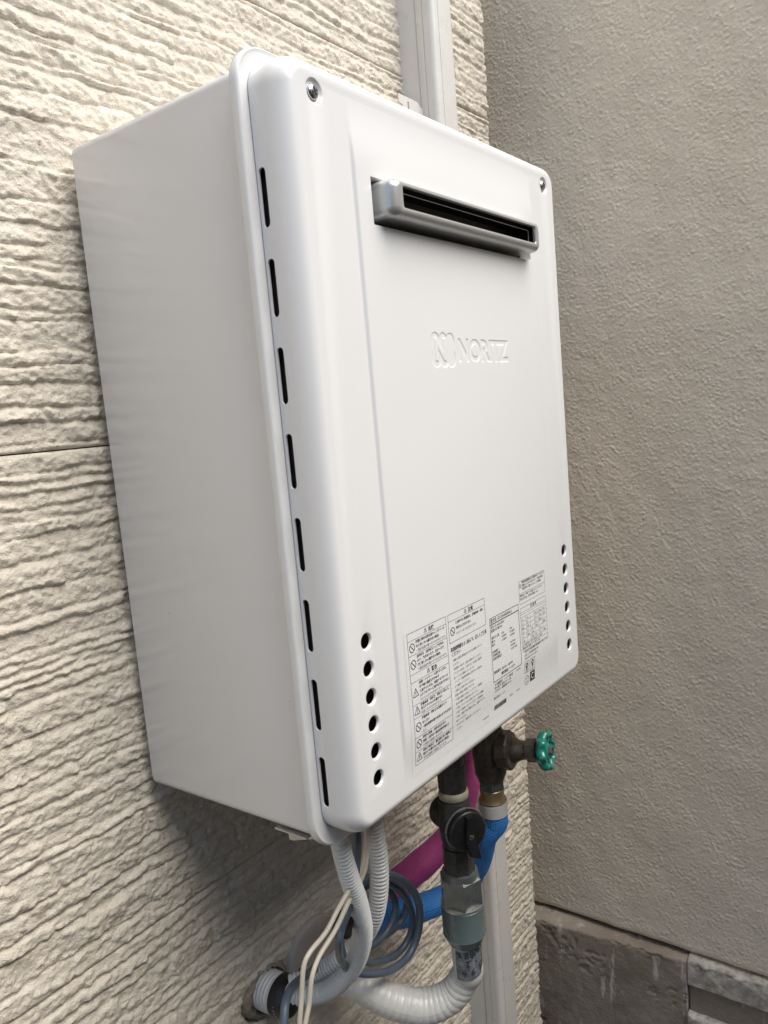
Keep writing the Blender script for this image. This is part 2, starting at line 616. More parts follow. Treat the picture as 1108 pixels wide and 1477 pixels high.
# boards that the photograph does not reach
siding_panel(XL, 0.0985, P0 - 3 * PZ + 0.12, P0 - 2 * PZ, 0.008, 0.004, 515)
for kz in range(2, 6):
    siding_panel(XL, XEND, P0 + kz * PZ, P0 + (kz + 1) * PZ, 0.012, 0.006, 600 + kz, XEND)
for kz in range(-2, 6):
    siding_panel(-3.4, XL - 0.002, P0 + kz * PZ, P0 + (kz + 1) * PZ, 0.012, 0.006, 700 + kz)
bm = bmesh.new()
for za, zb in ((-1.5, 0.0), (0.0, 3.0)):
    box(bm, -3.4, XEND - 0.012 + LEAN * min(za, zb), YW + 0.0145, YW + 0.20, za, zb)
obj('wall_backing', bm, M['dark'], wall, 0)

# neighbour's rendered wall, at right angles, on its concrete footing
nb = thing('neighbour_wall', 'grey-beige rendered wall at right angles on the right, above the concrete footing', 'wall')
XS = 0.730
ys = np.linspace(-0.9, 0.50, 280)
zs = np.linspace(-1.040, 1.1, 400)
Yg, Zg = np.meshgrid(ys, zs)
Hs = 0.007 * (fbm(Yg * 5, Zg * 3.5, 3, 801) - 0.5) + 0.0022 * (fbm(Yg * 22, Zg * 14, 3, 805) - 0.5) + 0.0012 * (fbm(Yg * 60, Zg * 60, 3, 811) - 0.5)
edge = 1 - sstep(0, 0.006 + 0.005 * fbm(Yg * 30, Zg * 0, 3, 821), Zg + 1.040)
Xg = XS + LEAN * Zg - Hs + edge * 0.010
npmesh('render_coat', np.stack([Xg, Yg, Zg], -1).reshape(-1, 3), gridfaces(*Xg.shape), M['stucco'], nb)
bm = bmesh.new()
for (y0, y1, z0, z1) in ((-1.3, -0.9, -1.04, 1.1), (0.50, 4.0, -1.04, 1.1)):
    vs = [bm.verts.new((XS + LEAN * z, y, z)) for y, z in ((y0, z0), (y1, z0), (y1, z1), (y0, z1))]
    bm.faces.new(vs)
o = obj('render_coat', bm, M['stucco'], nb, 0)
bm = bmesh.new()
vs = []
for zz in (-1.5, 1.1):
    for xx, yy in ((XS + 0.016, -1.3), (XS + 0.2, -1.3), (XS + 0.2, 4.0), (XS + 0.016, 4.0)):
        vs.append(bm.verts.new((xx + LEAN * zz, yy, zz)))
for q in ((0, 1, 2, 3), (7, 6, 5, 4), (0, 4, 5, 1), (1, 5, 6, 2), (2, 6, 7, 3), (3, 7, 4, 0)):
    bm.faces.new([vs[i] for i in q])
obj('wall_core', bm, M['dark'], nb, 0)

opp = thing('light_block_wall', 'added plain grey wall out of view, cutting off low sky light from the heater', 'wall')
bm = bmesh.new()  # unseen wall, added so the light falls off down the heater
box(bm, -3.4, 1.6, -1.75, -1.60, -1.5, 1.05)
obj('light_block_face', bm, M['ground'], opp, 0)

foot = thing('concrete_footing', 'stained concrete footing with a narrow ledge below the rendered wall', 'footing')


def footing_block(name, y0, y1, ztop, zbot, xf, m, seed, rough=0.002, step=0.003, bevel=0.004, ragged=0.0, taper=0.0):
    """ledge top + front face as one displaced sheet, folded at the arris"""
    n = int((y1 - y0) / step)
    yy = np.linspace(y0, y1, n)
    xback = 0.765
    a = np.linspace(0, 1, max(3, int((xback - xf) / step)))
    top = np.stack([xback + (xf + bevel - xback) * a, np.full_like(a, ztop)], 1)
    arc = np.array([[xf + bevel * (1 - math.sin(t)), ztop - bevel * (1 - math.cos(t))] for t in np.linspace(0, math.pi / 2, 5)[1:-1]])
    b = np.linspace(0, 1, max(3, int((ztop - zbot) / step)))
    front = np.stack([np.full_like(b, xf), ztop - bevel + (zbot - ztop + bevel) * b], 1)
    prof = np.vstack([top, arc, front])
    nrm = np.gradient(prof, axis=0)
    nrm = np.stack([nrm[:, 1], -nrm[:, 0]], 1)
    nrm /= np.linalg.norm(nrm, axis=1)[:, None]
    if nrm[0, 1] < 0:
        nrm = -nrm
    s = np.concatenate([[0], np.cumsum(np.linalg.norm(np.diff(prof, axis=0), axis=1))])
    S, Y = np.meshgrid(s, yy, indexing='ij')
    D = rough * 2 * (fbm(S * 40, Y * 40, 5, seed, 0.6) - 0.5)
    pits = sstep(0.60, 0.66, fbm(S * 150, Y * 90, 4, seed + 7)) * sstep(0.5, 0.62, fbm(S * 22, Y * 14, 2, seed + 17)) * sstep(0.03, 0.07, S)
    D = D - 0.0030 * pits * (1 if rough > 0.001 else 0)
    if ragged:
        near = np.exp(-((S - s[len(top)]) / 0.012) ** 2)
        D = D + ragged * 2 * (fbm(S * 60, Y * 55, 4, seed + 13, 0.65) - 0.62) * near
    X = prof[:, 0][:, None] + nrm[:, 0][:, None] * D
    Z = prof[:, 1][:, None] + nrm[:, 1][:, None] * D
    X = X + LEAN * (Z + 1.04) + (taper * np.clip(0.34 - Y, -0.1, 0.31) / 0.31 if taper else 0)
    V = np.stack([X, Y, Z], -1)
    e0 = V[:, :1].copy(); e0[..., 0] = xback
    e1 = V[:, -1:].copy(); e1[..., 0] = xback
    V = np.concatenate([e0, V, e1], 1)
    return npmesh(name, V.reshape(-1, 3), gridfaces(V.shape[0], V.shape[1]), m, foot)


XF = 0.670
YJ = 0.030
footing_block('footing_slab', YJ + 0.0015, 0.60, -1.044, -1.50, XF, M['concrete'], 31, 0.0014, bevel=0.005, ragged=0.003, taper=0.028)
footing_block('mortar_ledge', -0.9, YJ, -1.040, -1.09, XF + 0.028, M['mortar'], 41, 0.0022, 0.0026, 0.006, ragged=0.010)
footing_block('footing_block', -0.9, YJ - 0.001, -1.052, -1.160, XF + 0.034, M['concrete'], 51, 0.0008, bevel=0.003)
footing_block('mortar_ledge', -0.9, YJ, -1.146, -1.18, XF + 0.018, M['mortar'], 61, 0.002, 0.0026, 0.005, ragged=0.006)
footing_block('footing_block', -0.9, YJ - 0.001, -1.158, -1.5, XF + 0.022, M['concrete'], 71, 0.001, bevel=0.003)
bm = bmesh.new()
box(bm, XS - 0.035, XS + 0.1, -1.3, -0.901, -1.5, -1.045)
box(bm, XS - 0.035, XS + 0.1, 0.601, 4.0, -1.5, -1.045)
obj('footing_block', bm, M['concrete'], foot, 0)
# the house's own end wall, running back along the narrow gap
bm = bmesh.new()
vs = [bm.verts.new((XEND - 0.006 + LEAN * z, y, z)) for y, z in ((YW + 0.012, -1.5), (4.0, -1.5), (4.0, 3.0), (YW + 0.012, 3.0))]
bm.faces.new(vs)
obj('end_wall', bm, M['siding'], wall, 0)

# ------------------------------------------------------------------ ivory line duct beside the heater
duct = thing('line_duct', 'ivory plastic line duct running up the cream wall behind the heater', 'duct')
DX0, DX1, DY1, DY0 = 0.347, 0.4005, 0.222, 0.292   # left, right, front, back


def extrude_profile(name, prof, zs, m, parent, lean=0.010):
    n = len(prof)
    V = np.array([[(x + lean * z, y, z) for x, y in prof] for z in zs]).reshape(-1, 3)
    return npmesh(name, V, gridfaces(len(zs), n, True), m, parent, 30)


def arc(cx, cy, r, a0, a1, n=6):
    return [(cx + r * math.cos(math.radians(a0 + (a1 - a0) * k / n)), cy + r * math.sin(math.radians(a0 + (a1 - a0) * k / n))) for k in range(n + 1)]


ZD = [-1.40, -1.0, -0.6, -0.2, 0.2, 0.6, 1.0, 1.6, 3.0]
base_prof = [(DX0, DY0), (DX0, 0.2535), (DX0 + 0.0012, 0.252), (DX0 + 0.004, 0.252), (DX1 - 0.004, 0.252), (DX1, 0.2535), (DX1, DY0)]
extrude_profile('duct_base', base_prof, ZD, M['duct'], duct)
c0, c1 = DX0 - 0.0016, DX1 + 0.0016
cov = [(c0 + 0.003, 0.2515), (c0 + 0.0004, 0.2510), (c0, 0.250), (c0, 0.2405), (c0 + 0.0011, 0.2400), (c0 + 0.0011, 0.2392), (c0, 0.2387)]
cov += arc(c0 + 0.008, DY1 + 0.008, 0.008, 180, 270)
cov += [(c0 + 0.0140, DY1), (c0 + 0.0143, DY1 + 0.0009), (c0 + 0.0152, DY1 + 0.0009), (c0 + 0.0155, DY1)]
cov += arc(c1 - 0.008, DY1 + 0.008, 0.008, 270, 360)
cov += [(c1, 0.2505), (c1 - 0.003, 0.2515)]
extrude_profile('duct_cover', cov, ZD, M['duct'], duct)
# joint collar below the heater
cov2 = [(x + (0.0018 if x > 0.384 else -0.0018), y - 0.0018 if y < 0.25 else y) for x, y in cov]
extrude_profile('joint_collar', cov2, [-0.545, -0.5449, -0.50, -0.4999], M['duct'], duct)
# slotted strap that holds the duct
strap = bmesh.new()


def plate_prism(bm, pts2d, to3d, th):
    """flat plate from a 2D outline, thickness th"""
    a = [bm.verts.new(to3d(x, y, 0)) for x, y in pts2d]
    b = [bm.verts.new(to3d(x, y, th)) for x, y in pts2d]
    n = len(a)
    tri = tessellate_polygon([[Vector((x, y, 0)) for x, y in pts2d]])
    for t in tri:
        bm.faces.new([a[i] for i in t])
        bm.faces.new([b[i] for i in reversed(t)])
    for k in range(n):
        bm.faces.new((a[k], a[(k + 1) % n], b[(k + 1) % n], b[k]))


out = [(0.290, 0.459), (0.290, 0.4495), (0.2915, 0.448), (0.2995, 0.4465), (0.2995, 0.400), (0.3115, 0.400), (0.3115, 0.4530), (0.3125, 0.4540), (0.3150, 0.4540), (0.3160, 0.4530), (0.3160, 0.400), (0.3440, 0.400), (0.3440, 0.455), (0.3375, 0.4595), (0.2920, 0.4600)]
plate_prism(strap, out, lambda x, z, t: (x, 0.2500 + t, z), 0.0016)
box(strap, 0.3440, 0.3520, 0.2495, 0.2560, 0.400, 0.4535)
obj('strap', strap, M['duct'], duct, 30)

# ------------------------------------------------------------------ the water heater
heater = thing('water_heater', 'white wall-mounted gas water heater with silver exhaust hood on the cream wall', 'water heater')


def rr(x0, x1, z0, z1, r, n=8):
    """rounded rectangle, counter-clockwise from lower right"""
    pts = []
    for cx, cz, a in ((x1 - r, z0 + r, -90), (x1 - r, z1 - r, 0), (x0 + r, z1 - r, 90), (x0 + r, z0 + r, 180)):
        for k in range(n + 1):
            t = math.radians(a + 90 * k / n)
            pts.append((cx + r * math.cos(t), cz + r * math.sin(t)))
    return pts


def ring(bm, pts, y):
    return [bm.verts.new((x, y, z)) for x, z in pts]


def skin(bm, a, b, skip=()):
    n = len(a)
    for k in range(n):
        if k in skip:
            continue
        bm.faces.new((a[k], a[(k + 1) % n], b[(k + 1) % n], b[k]))


def fill(bm, loops, to3d):
    """planar filling with holes; loops are 2D"""
    tri = tessellate_polygon([[Vector((x, y, 0)) for x, y in lp] for lp in loops])
    vs = [bm.verts.new(to3d(x, y)) for lp in loops for x, y in lp]
    for t in tri:
        try:
            bm.faces.new([vs[i] for i in t])
        except ValueError:
            pass


cx0, cx1, cz0, cz1 = -0.2300, 0.2300, -0.3215, 0.2862
RC, EA, EB = 0.024, 0.0128, 0.020
bm = bmesh.new()
NC = 10
rings = [ring(bm, rr(cx0, cx1, cz0, cz1, RC, NC), 0.0345)]
rings.append(ring(bm, rr(cx0, cx1, cz0, cz1, RC, NC), 0.0225))
side_gap = (2 * NC + 1 + NC, )  # index of the straight left side (from upper-left corner end to lower-left corner start)
nseg = 14
ins = 0
for k in range(nseg + 1):
    t = math.pi / 2 * k / nseg
    ins = EA * (1 - math.cos(t))
    rings.append(ring(bm, rr(cx0 + ins, cx1 - ins, cz0 + ins, cz1 - ins, RC - ins, NC), EB * (1 - math.sin(t))))
ins += 0.0012
lastpts = rr(cx0 + ins, cx1 - ins, cz0 + ins, cz1 - ins, RC - ins, NC)
rings.append(ring(bm, lastpts, 0.0))
# straight sides: vertex NC -> NC+1 is the right side, 3NC+2 -> 3NC+3 the left side
right_k, left_k = NC, 3 * NC + 2
skin(bm, rings[0], rings[1], (right_k, left_k))
for a, b in zip(rings[1:], rings[2:]):
    skin(bm, a, b)


def circ(cx, cz, r, n=28):
    return [(cx + r * math.cos(2 * math.pi * k / n), cz + r * math.sin(2 * math.pi * k / n)) for k in range(n)]


# side strips with their eight louvre slots
def slot(yc, z0, z1, r, n=6):
    pts = []
    for k in range(n + 1):
        t = math.pi * k / n
        pts.append((yc + r * math.cos(t), z1 - r + r * math.sin(t)))
    for k in range(n + 1):
        t = math.pi + math.pi * k / n
        pts.append((yc + r * math.cos(t), z0 + r + r * math.sin(t)))
    return pts


S0, SDZ, SL = 0.2074, 0.06545, 0.0431
for X in (cx0, cx1):
    sgn = 1 if X < 0 else -1
    za, zb = cz0 + RC, cz1 - RC
    outer = [(0.0225, za), (0.0345, za), (0.0345, zb), (0.0225, zb)]
    holes = []
    for k in range(8):
        zt = S0 - k * SDZ
        holes.append(slot(0.0290, zt - SL, zt, 0.0035))
    fill(bm, [outer] + holes, lambda y, z: (X, y, z))
    for k in range(8):
        zt = S0 - k * SDZ
        a = [bm.verts.new((X, y, z)) for y, z in slot(0.0290, zt - SL, zt, 0.0035)]
        b = [bm.verts.new((X + sgn * 0.0003, y, z)) for y, z in slot(0.0290, zt - SL, zt, 0.0032)]
        c = [bm.verts.new((X + sgn * 0.0016, y, z)) for y, z in slot(0.0290, zt - SL, zt, 0.0032)]
        skin(bm, a, b)
        skin(bm, b, c)

# centre panel: a grid raised about a millimetre between the two creases
XC = 0.1584


def press(x, z):
    s = 1 - min(1, max(0, (abs(x) - (XC - 0.0020)) / 0.0036))
    s = s * s * (3 - 2 * s)
    zt = min(1, max(0, (0.2640 - z) / 0.045))
    zb = min(1, max(0, (z + 0.2985) / 0.045))
    t = (zt * zt * (3 - 2 * zt)) * (zb * zb * (3 - 2 * zb))
    return -0.0025 * s * t


OPEN = (-0.1385, 0.1465, 0.1722, 0.2100)      # opening of the exhaust
LOGO = (-0.0760, 0.0880, 0.0500, 0.0960)      # pressed logo patch
xl = sorted(set([-0.180, -0.170] + [round(-XC - 0.0025 + 0.0008 * k, 5) for k in range(8)] + [round(XC - 0.0032 + 0.0008 * k, 5) for k in range(8)] + [0.170, 0.180] + [-0.150, -0.147, 0.150, 0.153] + list(OPEN[:2]) + list(LOGO[:2]) + [-0.1, -0.05, 0, 0.05, 0.1]))
zl = sorted(set([round(-0.3015 + 0.0045 * k, 5) for k in range(15)] + [-0.2, -0.15, -0.1, -0.05, 0, 0.15] + list(OPEN[2:]) + list(LOGO[2:]) + [round(0.2135 + 0.0045 * k, 5) for k in range(12)] + [0.2655]))
G = {}
for x in xl:
    for z in zl:
        G[x, z] = bm.verts.new((x, press(x, z), z))
for i in range(len(xl) - 1):
    for j in range(len(zl) - 1):
        xm, zm = (xl[i] + xl[i + 1]) / 2, (zl[j] + zl[j + 1]) / 2
        if any(a < xm < b and c < zm < d for a, b, c, d in (OPEN, LOGO)):
            continue
        bm.faces.new((G[xl[i], zl[j]], G[xl[i + 1], zl[j]], G[xl[i + 1], zl[j + 1]], G[xl[i], zl[j + 1]]))
# turned-in rim of the exhaust opening
a = rr(*OPEN, 0.00001, 1)
r0 = ring(bm, a, press(0, 0.19))
r1 = ring(bm, rr(OPEN[0] + 0.0004, OPEN[1] - 0.0004, OPEN[2] + 0.0004, OPEN[3] - 0.0004, 0.0012, 1), press(0, 0.19) + 0.0006)
r2 = ring(bm, rr(OPEN[0] + 0.0004, OPEN[1] - 0.0004, OPEN[2] + 0.0004, OPEN[3] - 0.0004, 0.0012, 1), 0.010)
skin(bm, r0, r1)
skin(bm, r1, r2)
inner = [(x, zl[0]) for x in xl] + [(xl[-1], z) for z in zl[1:]] + [(x, zl[-1]) for x in reversed(xl[:-1])] + [(xl[0], z) for z in reversed(zl[1:-1])]
HX, H0, HD = 0.1943, -0.1612, 0.02336
SX, SZ = 0.1961, 0.2607
vents = [(s * HX, H0 - k * HD) for s in (-1, 1) for k in range(6)]
screws = [(-SX, SZ), (SX, SZ)]
fill(bm, [lastpts, inner] + [circ(x, z, 0.0079) for x, z in vents] + [circ(x, z, 0.0100) for x, z in screws], lambda x, z: (x, 0.0, z))
for x, z in vents:
    rs_ = [ring(bm, circ(x, z, r), y) for r, y in ((0.0079, 0), (0.0074, 0.00006), (0.0070, 0.0003), (0.0065, 0.0009), (0.0062, 0.0018), (0.0062, 0.0024))]
    for a, b in zip(rs_, rs_[1:]):
        skin(bm, a, b)
for x, z in screws:
    rs_ = [ring(bm, circ(x, z, r), y) for r, y in ((0.0100, 0), (0.0096, 0.00006), (0.0091, 0.0004), (0.0078, 0.0018), (0.0072, 0.0022), (0.0060, 0.0023))]
    for a, b in zip(rs_, rs_[1:]):
        skin(bm, a, b)
    bm.faces.new(rs_[-1])
bmesh.ops.remove_doubles(bm, verts=bm.verts, dist=2e-6)
cover = obj('front_cover', bm, M['enamel'], heater, 40)

# flange with its rolled lip
bm = bmesh.new()
FX, FZ0, FZ1, FR = 0.2405, -0.3355, 0.2980, 0.030
prof = [(0.0145, 0.0352), (0.0042, 0.0352), (0.0030, 0.0349), (0.0016, 0.0344), (0.0006, 0.0351), (0.0, 0.0366), (0.0, 0.0420), (0.0008, 0.0432), (0.0020, 0.0436), (0.0155, 0.0436)]
rs_ = [ring(bm, rr(-FX + i, FX - i, FZ0 + i, FZ1 - i, max(0.004, FR - i), 12), y) for i, y in prof]
for a, b in zip(rs_, rs_[1:]):
    skin(bm, a, b)
obj('flange', bm, M['enamel'], heater, 50)

# casing behind
bm = bmesh.new()
BX, BZ0, BZ1, BY0, BY1 = 0.2267, -0.3301, 0.2861, 0.0437, 0.2690
prof = [(0.0, BY0), (0.0, BY1 - 0.003), (0.0009, BY1 - 0.0009), (0.003, BY1)]
rs_ = [ring(bm, rr(-BX + i, BX - i, BZ0 + i, BZ1 - i, 0.0085, 8), y) for i, y in prof]
for a, b in zip(rs_, rs_[1:]):
    skin(bm, a, b)
bm.faces.new(rs_[0])
bm.faces.new(rs_[-1])
obj('casing', bm, M['side'], heater, 40)
bm = bmesh.new()
box(bm, -0.2210, 0.2210, 0.0140, 0.0434, -0.3100, 0.2780)  # dark box added behind the cover so its openings look shaded
obj('dark_liner', bm, M['liner'], heater, 0)
# underside tray and the folded lower bracket
bm = bmesh.new()
box(bm, -0.20, 0.20, 0.070, 0.245, BZ0 - 0.0035, BZ0 - 0.0002, 0.001, 1)
obj('bottom_tray', bm, M['zinc'], heater, 40)
bm = bmesh.new()
tri = [(0.098, -0.3325), (0.098, -0.3510), (0.093, -0.3510), (0.060, -0.3400), (0.060, -0.3325)]
plate_prism(bm, tri, lambda y, z, t: (-0.2085 - t, y, z), 0.0012)
box(bm, -0.2255, -0.2085, 0.060, 0.098, -0.3332, -0.3318)
obj('lower_bracket', bm, M['zinc'], heater, 30)
bm = bmesh.new()
box(bm, -0.17, 0.17, BY1 + 0.0003, YW - 0.002, 0.20, 0.262, 0.0008, 1)
obj('hanging_bracket', bm, M['zinc'], heater, 30)

# small chips in the side paint
for yy, zz, rr0 in ((0.2065, -0.147, 0.0010), (0.062, -0.210, 0.0006)):
    bm = bmesh.new()
    bmesh.ops.create_icosphere(bm, subdivisions=1, radius=rr0)
    for q in bm.verts:
        q.co = Vector((-BX + q.co.x * 0.25, yy + q.co.y * (1 + 0.5 * random.random()), zz + q.co.z))
    obj('paint_chip', bm, M['zinc'], heater, 0)

# screws
for x, z in screws:
    bm = bmesh.new()
    prof = [(0.0, 0.0056), (0.0007, 0.0059), (0.0015, 0.0056), (0.0024, 0.0046), (0.0030, 0.0030), (0.0032, 0.0012)]
    lathe(bm, (x, 0.0023, z), (0, -1, 0), prof, 28)
    s = obj('screw', bm, M['steel'], heater, 60)
    bm = bmesh.new()  # raised dark cross, its colour standing for shade in the recess
    for an in (0.5, 0.5 + math.pi / 2):
        c, q = math.cos(an), math.sin(an)
        for w, l in ((0.0008, 0.0032),):
            vs = [bm.verts.new((x + c * a_ * l - q * b_ * w, yy, z + q * a_ * l + c * b_ * w)) for yy in (0.0, -0.00088 - (0.0002 if an > 1 else 0)) for a_, b_ in ((-1, -1), (1, -1), (1, 1), (-1, 1))]
            for f in ((0, 1, 2, 3), (4, 5, 6, 7), (0, 1, 5, 4), (1, 2, 6, 5), (2, 3, 7, 6), (3, 0, 4, 7)):
                bm.faces.new([vs[i] for i in f])
    obj('dark_cross', bm, M['dark'], s, 0)

# exhaust hood
bm = bmesh.new()
ex0, ex1, ez0, ez1 = -0.1325, 0.1405, 0.1775, 0.2080
YF_ = -0.0200
prof = [(0, 0.012), (0, YF_ + 0.0105)]
rs_ = []
R_ = 0.0075
for s_, y in prof:
    rs_.append(ring(bm, rr(ex0, ex1, ez0, ez1, R_, 8), y))
for k in range(1, 11):
    t = math.pi / 2 * k / 10
    s_ = 1 - math.cos(t)
    rs_.append(ring(bm, rr(ex0 + 0.0100 * s_, ex1 - 0.0100 * s_, ez0 + 0.0055 * s_, ez1 - 0.0050 * s_, R_ * (1 - s_) + 0.0036 * s_, 8), YF_ + 0.0105 * (1 - math.sin(t))))
OX0, OX1, OZ0, OZ1 = -0.1185, 0.1255, 0.1850, 0.2017
rs_.append(ring(bm, rr(OX0 - 0.0008, OX1 + 0.0008, OZ0 - 0.0008, OZ1 + 0.0006, 0.0030, 8), YF_))
rs_.append(ring(bm, rr(OX0, OX1, OZ0, OZ1, 0.0024, 8), YF_ + 0.0008))
rs_.append(ring(bm, rr(OX0, OX1, OZ0, OZ1, 0.0024, 8), YF_ + 0.0032))
rs_.append(ring(bm, rr(OX0 - 0.002, OX1 + 0.002, OZ0 - 0.002, OZ1 + 0.002, 0.0030, 8), YF_ + 0.0034))
for a, b in zip(rs_, rs_[1:]):
    skin(bm, a, b)
hood = obj('exhaust_hood', bm, M['silver'], heater, 45)
bm = bmesh.new()
rs_ = [ring(bm, rr(OX0 - 0.0005 - e, OX1 + 0.0005 + e, OZ0 - 0.0005 - e, OZ1 + 0.0005 + e, 0.003, 4), y) for y, e in ((YF_ + 0.0031, 0), (YF_ + 0.0060, 0.003), (0.0900, 0.003))]
skin(bm, rs_[0], rs_[1])
skin(bm, rs_[1], rs_[2])
bm.faces.new(rs_[-1])
obj('exhaust_duct', bm, M['shadeblack'], hood, 0)
bm = bmesh.new()
# inner sleeve: a thin bright rim set back inside the mouth
za_, zb_ = OZ0 - 0.002, OZ1 - 0.0030
xa_, xb_ = OX0 - 0.003, OX1 - 0.0050
rs_ = [ring(bm, rr(xa_ + i_, xb_ - i_, za_ + i_, zb_ - i_, 0.0015, 4), y) for i_, y in ((0, YF_ + 0.0066), (0, YF_ + 0.0060), (0.0006, YF_ + 0.0060))]
skin(bm, rs_[0], rs_[1])
skin(bm, rs_[1], rs_[2])
obj('inner_sleeve', bm, M['silver'], hood, 30)


# ------------------------------------------------------------------ text helpers
def text_tris(s, bold=0.0, res=2):
    """built-in font text -> (list of 2D triangles as arrays, bbox)"""
    cu = bpy.data.curves.new('t', 'FONT')
    cu.body = s
    cu.resolution_u = res
    cu.offset = bold
    cu.fill_mode = 'FRONT'
    ob = bpy.data.objects.new('t', cu)
    COL.objects.link(ob)
    dg = bpy.context.evaluated_depsgraph_get()
    dg.update()
    me = bpy.data.meshes.new_from_object(ob.evaluated_get(dg))
    me.calc_loop_triangles()
    V = np.array([v.co[:2] for v in me.vertices]).reshape(-1, 2)
    T = np.array([t.vertices[:] for t in me.loop_triangles], dtype=int).reshape(-1, 3)
    bpy.data.objects.remove(ob)
    bpy.data.curves.remove(cu)
    bpy.data.meshes.remove(me)
    return V, T


# pressed logo: height field rasterised from the lettering and the badge
step = 0.0004
lx = np.arange(LOGO[0] - 0.0008, LOGO[1] + 0.0009, step)
lz = np.arange(LOGO[2] - 0.0008, LOGO[3] + 0.0009, step)
XX, ZZ = np.meshgrid(lx, lz)


def raster(V, T):
    out = np.zeros_like(XX, dtype=bool)
    for t in T:
        a, b, c = V[t]
        mn, mx_ = V[t].min(0), V[t].max(0)
        i0, i1 = np.searchsorted(lx, mn[0]) - 1, np.searchsorted(lx, mx_[0]) + 1
        j0, j1 = np.searchsorted(lz, mn[1]) - 1, np.searchsorted(lz, mx_[1]) + 1
        i0, j0 = max(i0, 0), max(j0, 0)
        x, z = XX[j0:j1, i0:i1], ZZ[j0:j1, i0:i1]
        e = lambda p, q: (q[0] - p[0]) * (z - p[1]) - (q[1] - p[1]) * (x - p[0])
        w0, w1, w2 = e(a, b), e(b, c), e(c, a)
        out[j0:j1, i0:i1] |= ((w0 >= 0) & (w1 >= 0) & (w2 >= 0)) | ((w0 <= 0) & (w1 <= 0) & (w2 <= 0))
    return out


V, T = text_tris('NORITZ', 0.035, 4)
mn, mx_ = V.min(0), V.max(0)
V = (V - mn) / (mx_ - mn) * np.array([0.1000, 0.0215]) + np.array([-0.0205, 0.0625])
mask = raster(V, T).astype(float)
badge = np.zeros_like(mask, dtype=bool)
for cxx in (-0.0600, -0.0468, -0.0345):
    for czz, sg in ((0.0800, 1), (0.0660, -1)):
        badge |= ((XX - cxx) / 0.0076) ** 2 + ((ZZ - czz) / 0.0088) ** 2 < 1
badge |= (np.abs(XX + 0.0472) < 0.0185) & (np.abs(ZZ - 0.073) < 0.0035)
Vn, Tn = text_tris('N', 0.045, 4)
mn, mx_ = Vn.min(0), Vn.max(0)
Vn = (Vn - mn) / (mx_ - mn) * np.array([0.0190, 0.0210]) + np.array([-0.0615, 0.0628])
letter = raster(Vn, Tn)
mask = np.maximum(mask, (badge & ~letter).astype(float))


def blur(a, n):
    for _ in range(n):
        p = np.pad(a, 1, mode='edge')
        a = (p[:-2, 1:-1] + p[2:, 1:-1] + p[1:-1, :-2] + p[1:-1, 2:] + 2 * a) / 6
    return a


hh = blur(mask, 2)
Yl = press(0, 0.07) - 0.00002 + 0.00052 * hh
VV = np.stack([XX, Yl, ZZ], -1).reshape(-1, 3)
npmesh('pressed_logo', VV, gridfaces(len(lz), len(lx)), M['enamel'], cover)

# ------------------------------------------------------------------ printed film label
YL = press(0, -0.2) - 0.0003
# film sheets lie on the curved press ramp, so they follow it
film_x = (-0.1475, 0.1350)
bm = bmesh.new()


def film_y(z):
    return press(0, z) - 0.00018


zz = [-0.2985, -0.2930, -0.2880, -0.2820, -0.2760, -0.2700, -0.2620, -0.2560, -0.2520, -0.2400, -0.1660]
col = [[bm.verts.new((x, film_y(z), z)) for x in film_x] for z in zz]
for a, b in zip(col, col[1:]):
    bm.faces.new((a[0], a[1], b[1], b[0]))
lab = obj('label_film', bm, M['sheet'], heater, 60)

tv, tf, tm = [], [], []       # print geometry: vertices, triangles


def add_tris(V, T, dark=True):
    tgt = PRINT[dark]
    n = len(tgt[0])
    for x, z in V:
        tgt[0].append((x, film_y(z) - 0.00018, z))
    for t in T:
        tgt[1].append((n + t[0], n + t[1], n + t[2]))


PRINT = {True: ([], []), False: ([], [])}


def line(x0, z0, x1, z1, w=0.00028, dark=True):
    L = math.hypot(x1 - x0, z1 - z0)
    nx, nz_ = -(z1 - z0) / L * w / 2, (x1 - x0) / L * w / 2
    n = max(1, int(L / 0.008))
    V = []
    for k in range(n + 1):
        t = k / n
        V += [(x0 + (x1 - x0) * t + nx, z0 + (z1 - z0) * t + nz_), (x0 + (x1 - x0) * t - nx, z0 + (z1 - z0) * t - nz_)]
    T = []
    for k in range(n):
        T += [(2 * k, 2 * k + 1, 2 * k + 3), (2 * k, 2 * k + 3, 2 * k + 2)]
    add_tris(V, T, dark)


def frame(x0, x1, z0, z1, w=0.00028):
    line(x0, z0, x1, z0, w); line(x1, z0, x1, z1, w); line(x1, z1, x0, z1, w); line(x0, z1, x0, z0, w)


def text(s, x, z, h, maxw=None, dark=True, bold=0.0, center=False):
    V, T = text_tris(s, bold, 1)
    if not len(V):
        return
    sc = h / 0.78
    W = V[:, 0].max() * sc
    sxx = sc if maxw is None or W <= maxw else sc * maxw / W
    V = V * np.array([sxx, sc])
    if center:
        x = x - V[:, 0].max() / 2
    add_tris(V + np.array([x, z]), T, dark)


def ringmark(cx, cz, r, w=0.0006, n=26):
    V, T = [], []
    for k in range(n):
        t = 2 * math.pi * k / n
        V += [(cx + r * math.cos(t), cz + r * math.sin(t)), (cx + (r - w) * math.cos(t), cz + (r - w) * math.sin(t))]
        a, b = 2 * k, (2 * k + 2) % (2 * n)
        T += [(a, a + 1, b + 1), (a, b + 1, b)]
    add_tris(V, T)


def prohibit(cx, cz, r=0.0040):
    ringmark(cx, cz, r, 0.0007)
    line(cx - r * 0.66, cz + r * 0.66, cx + r * 0.66, cz - r * 0.66, 0.0007)


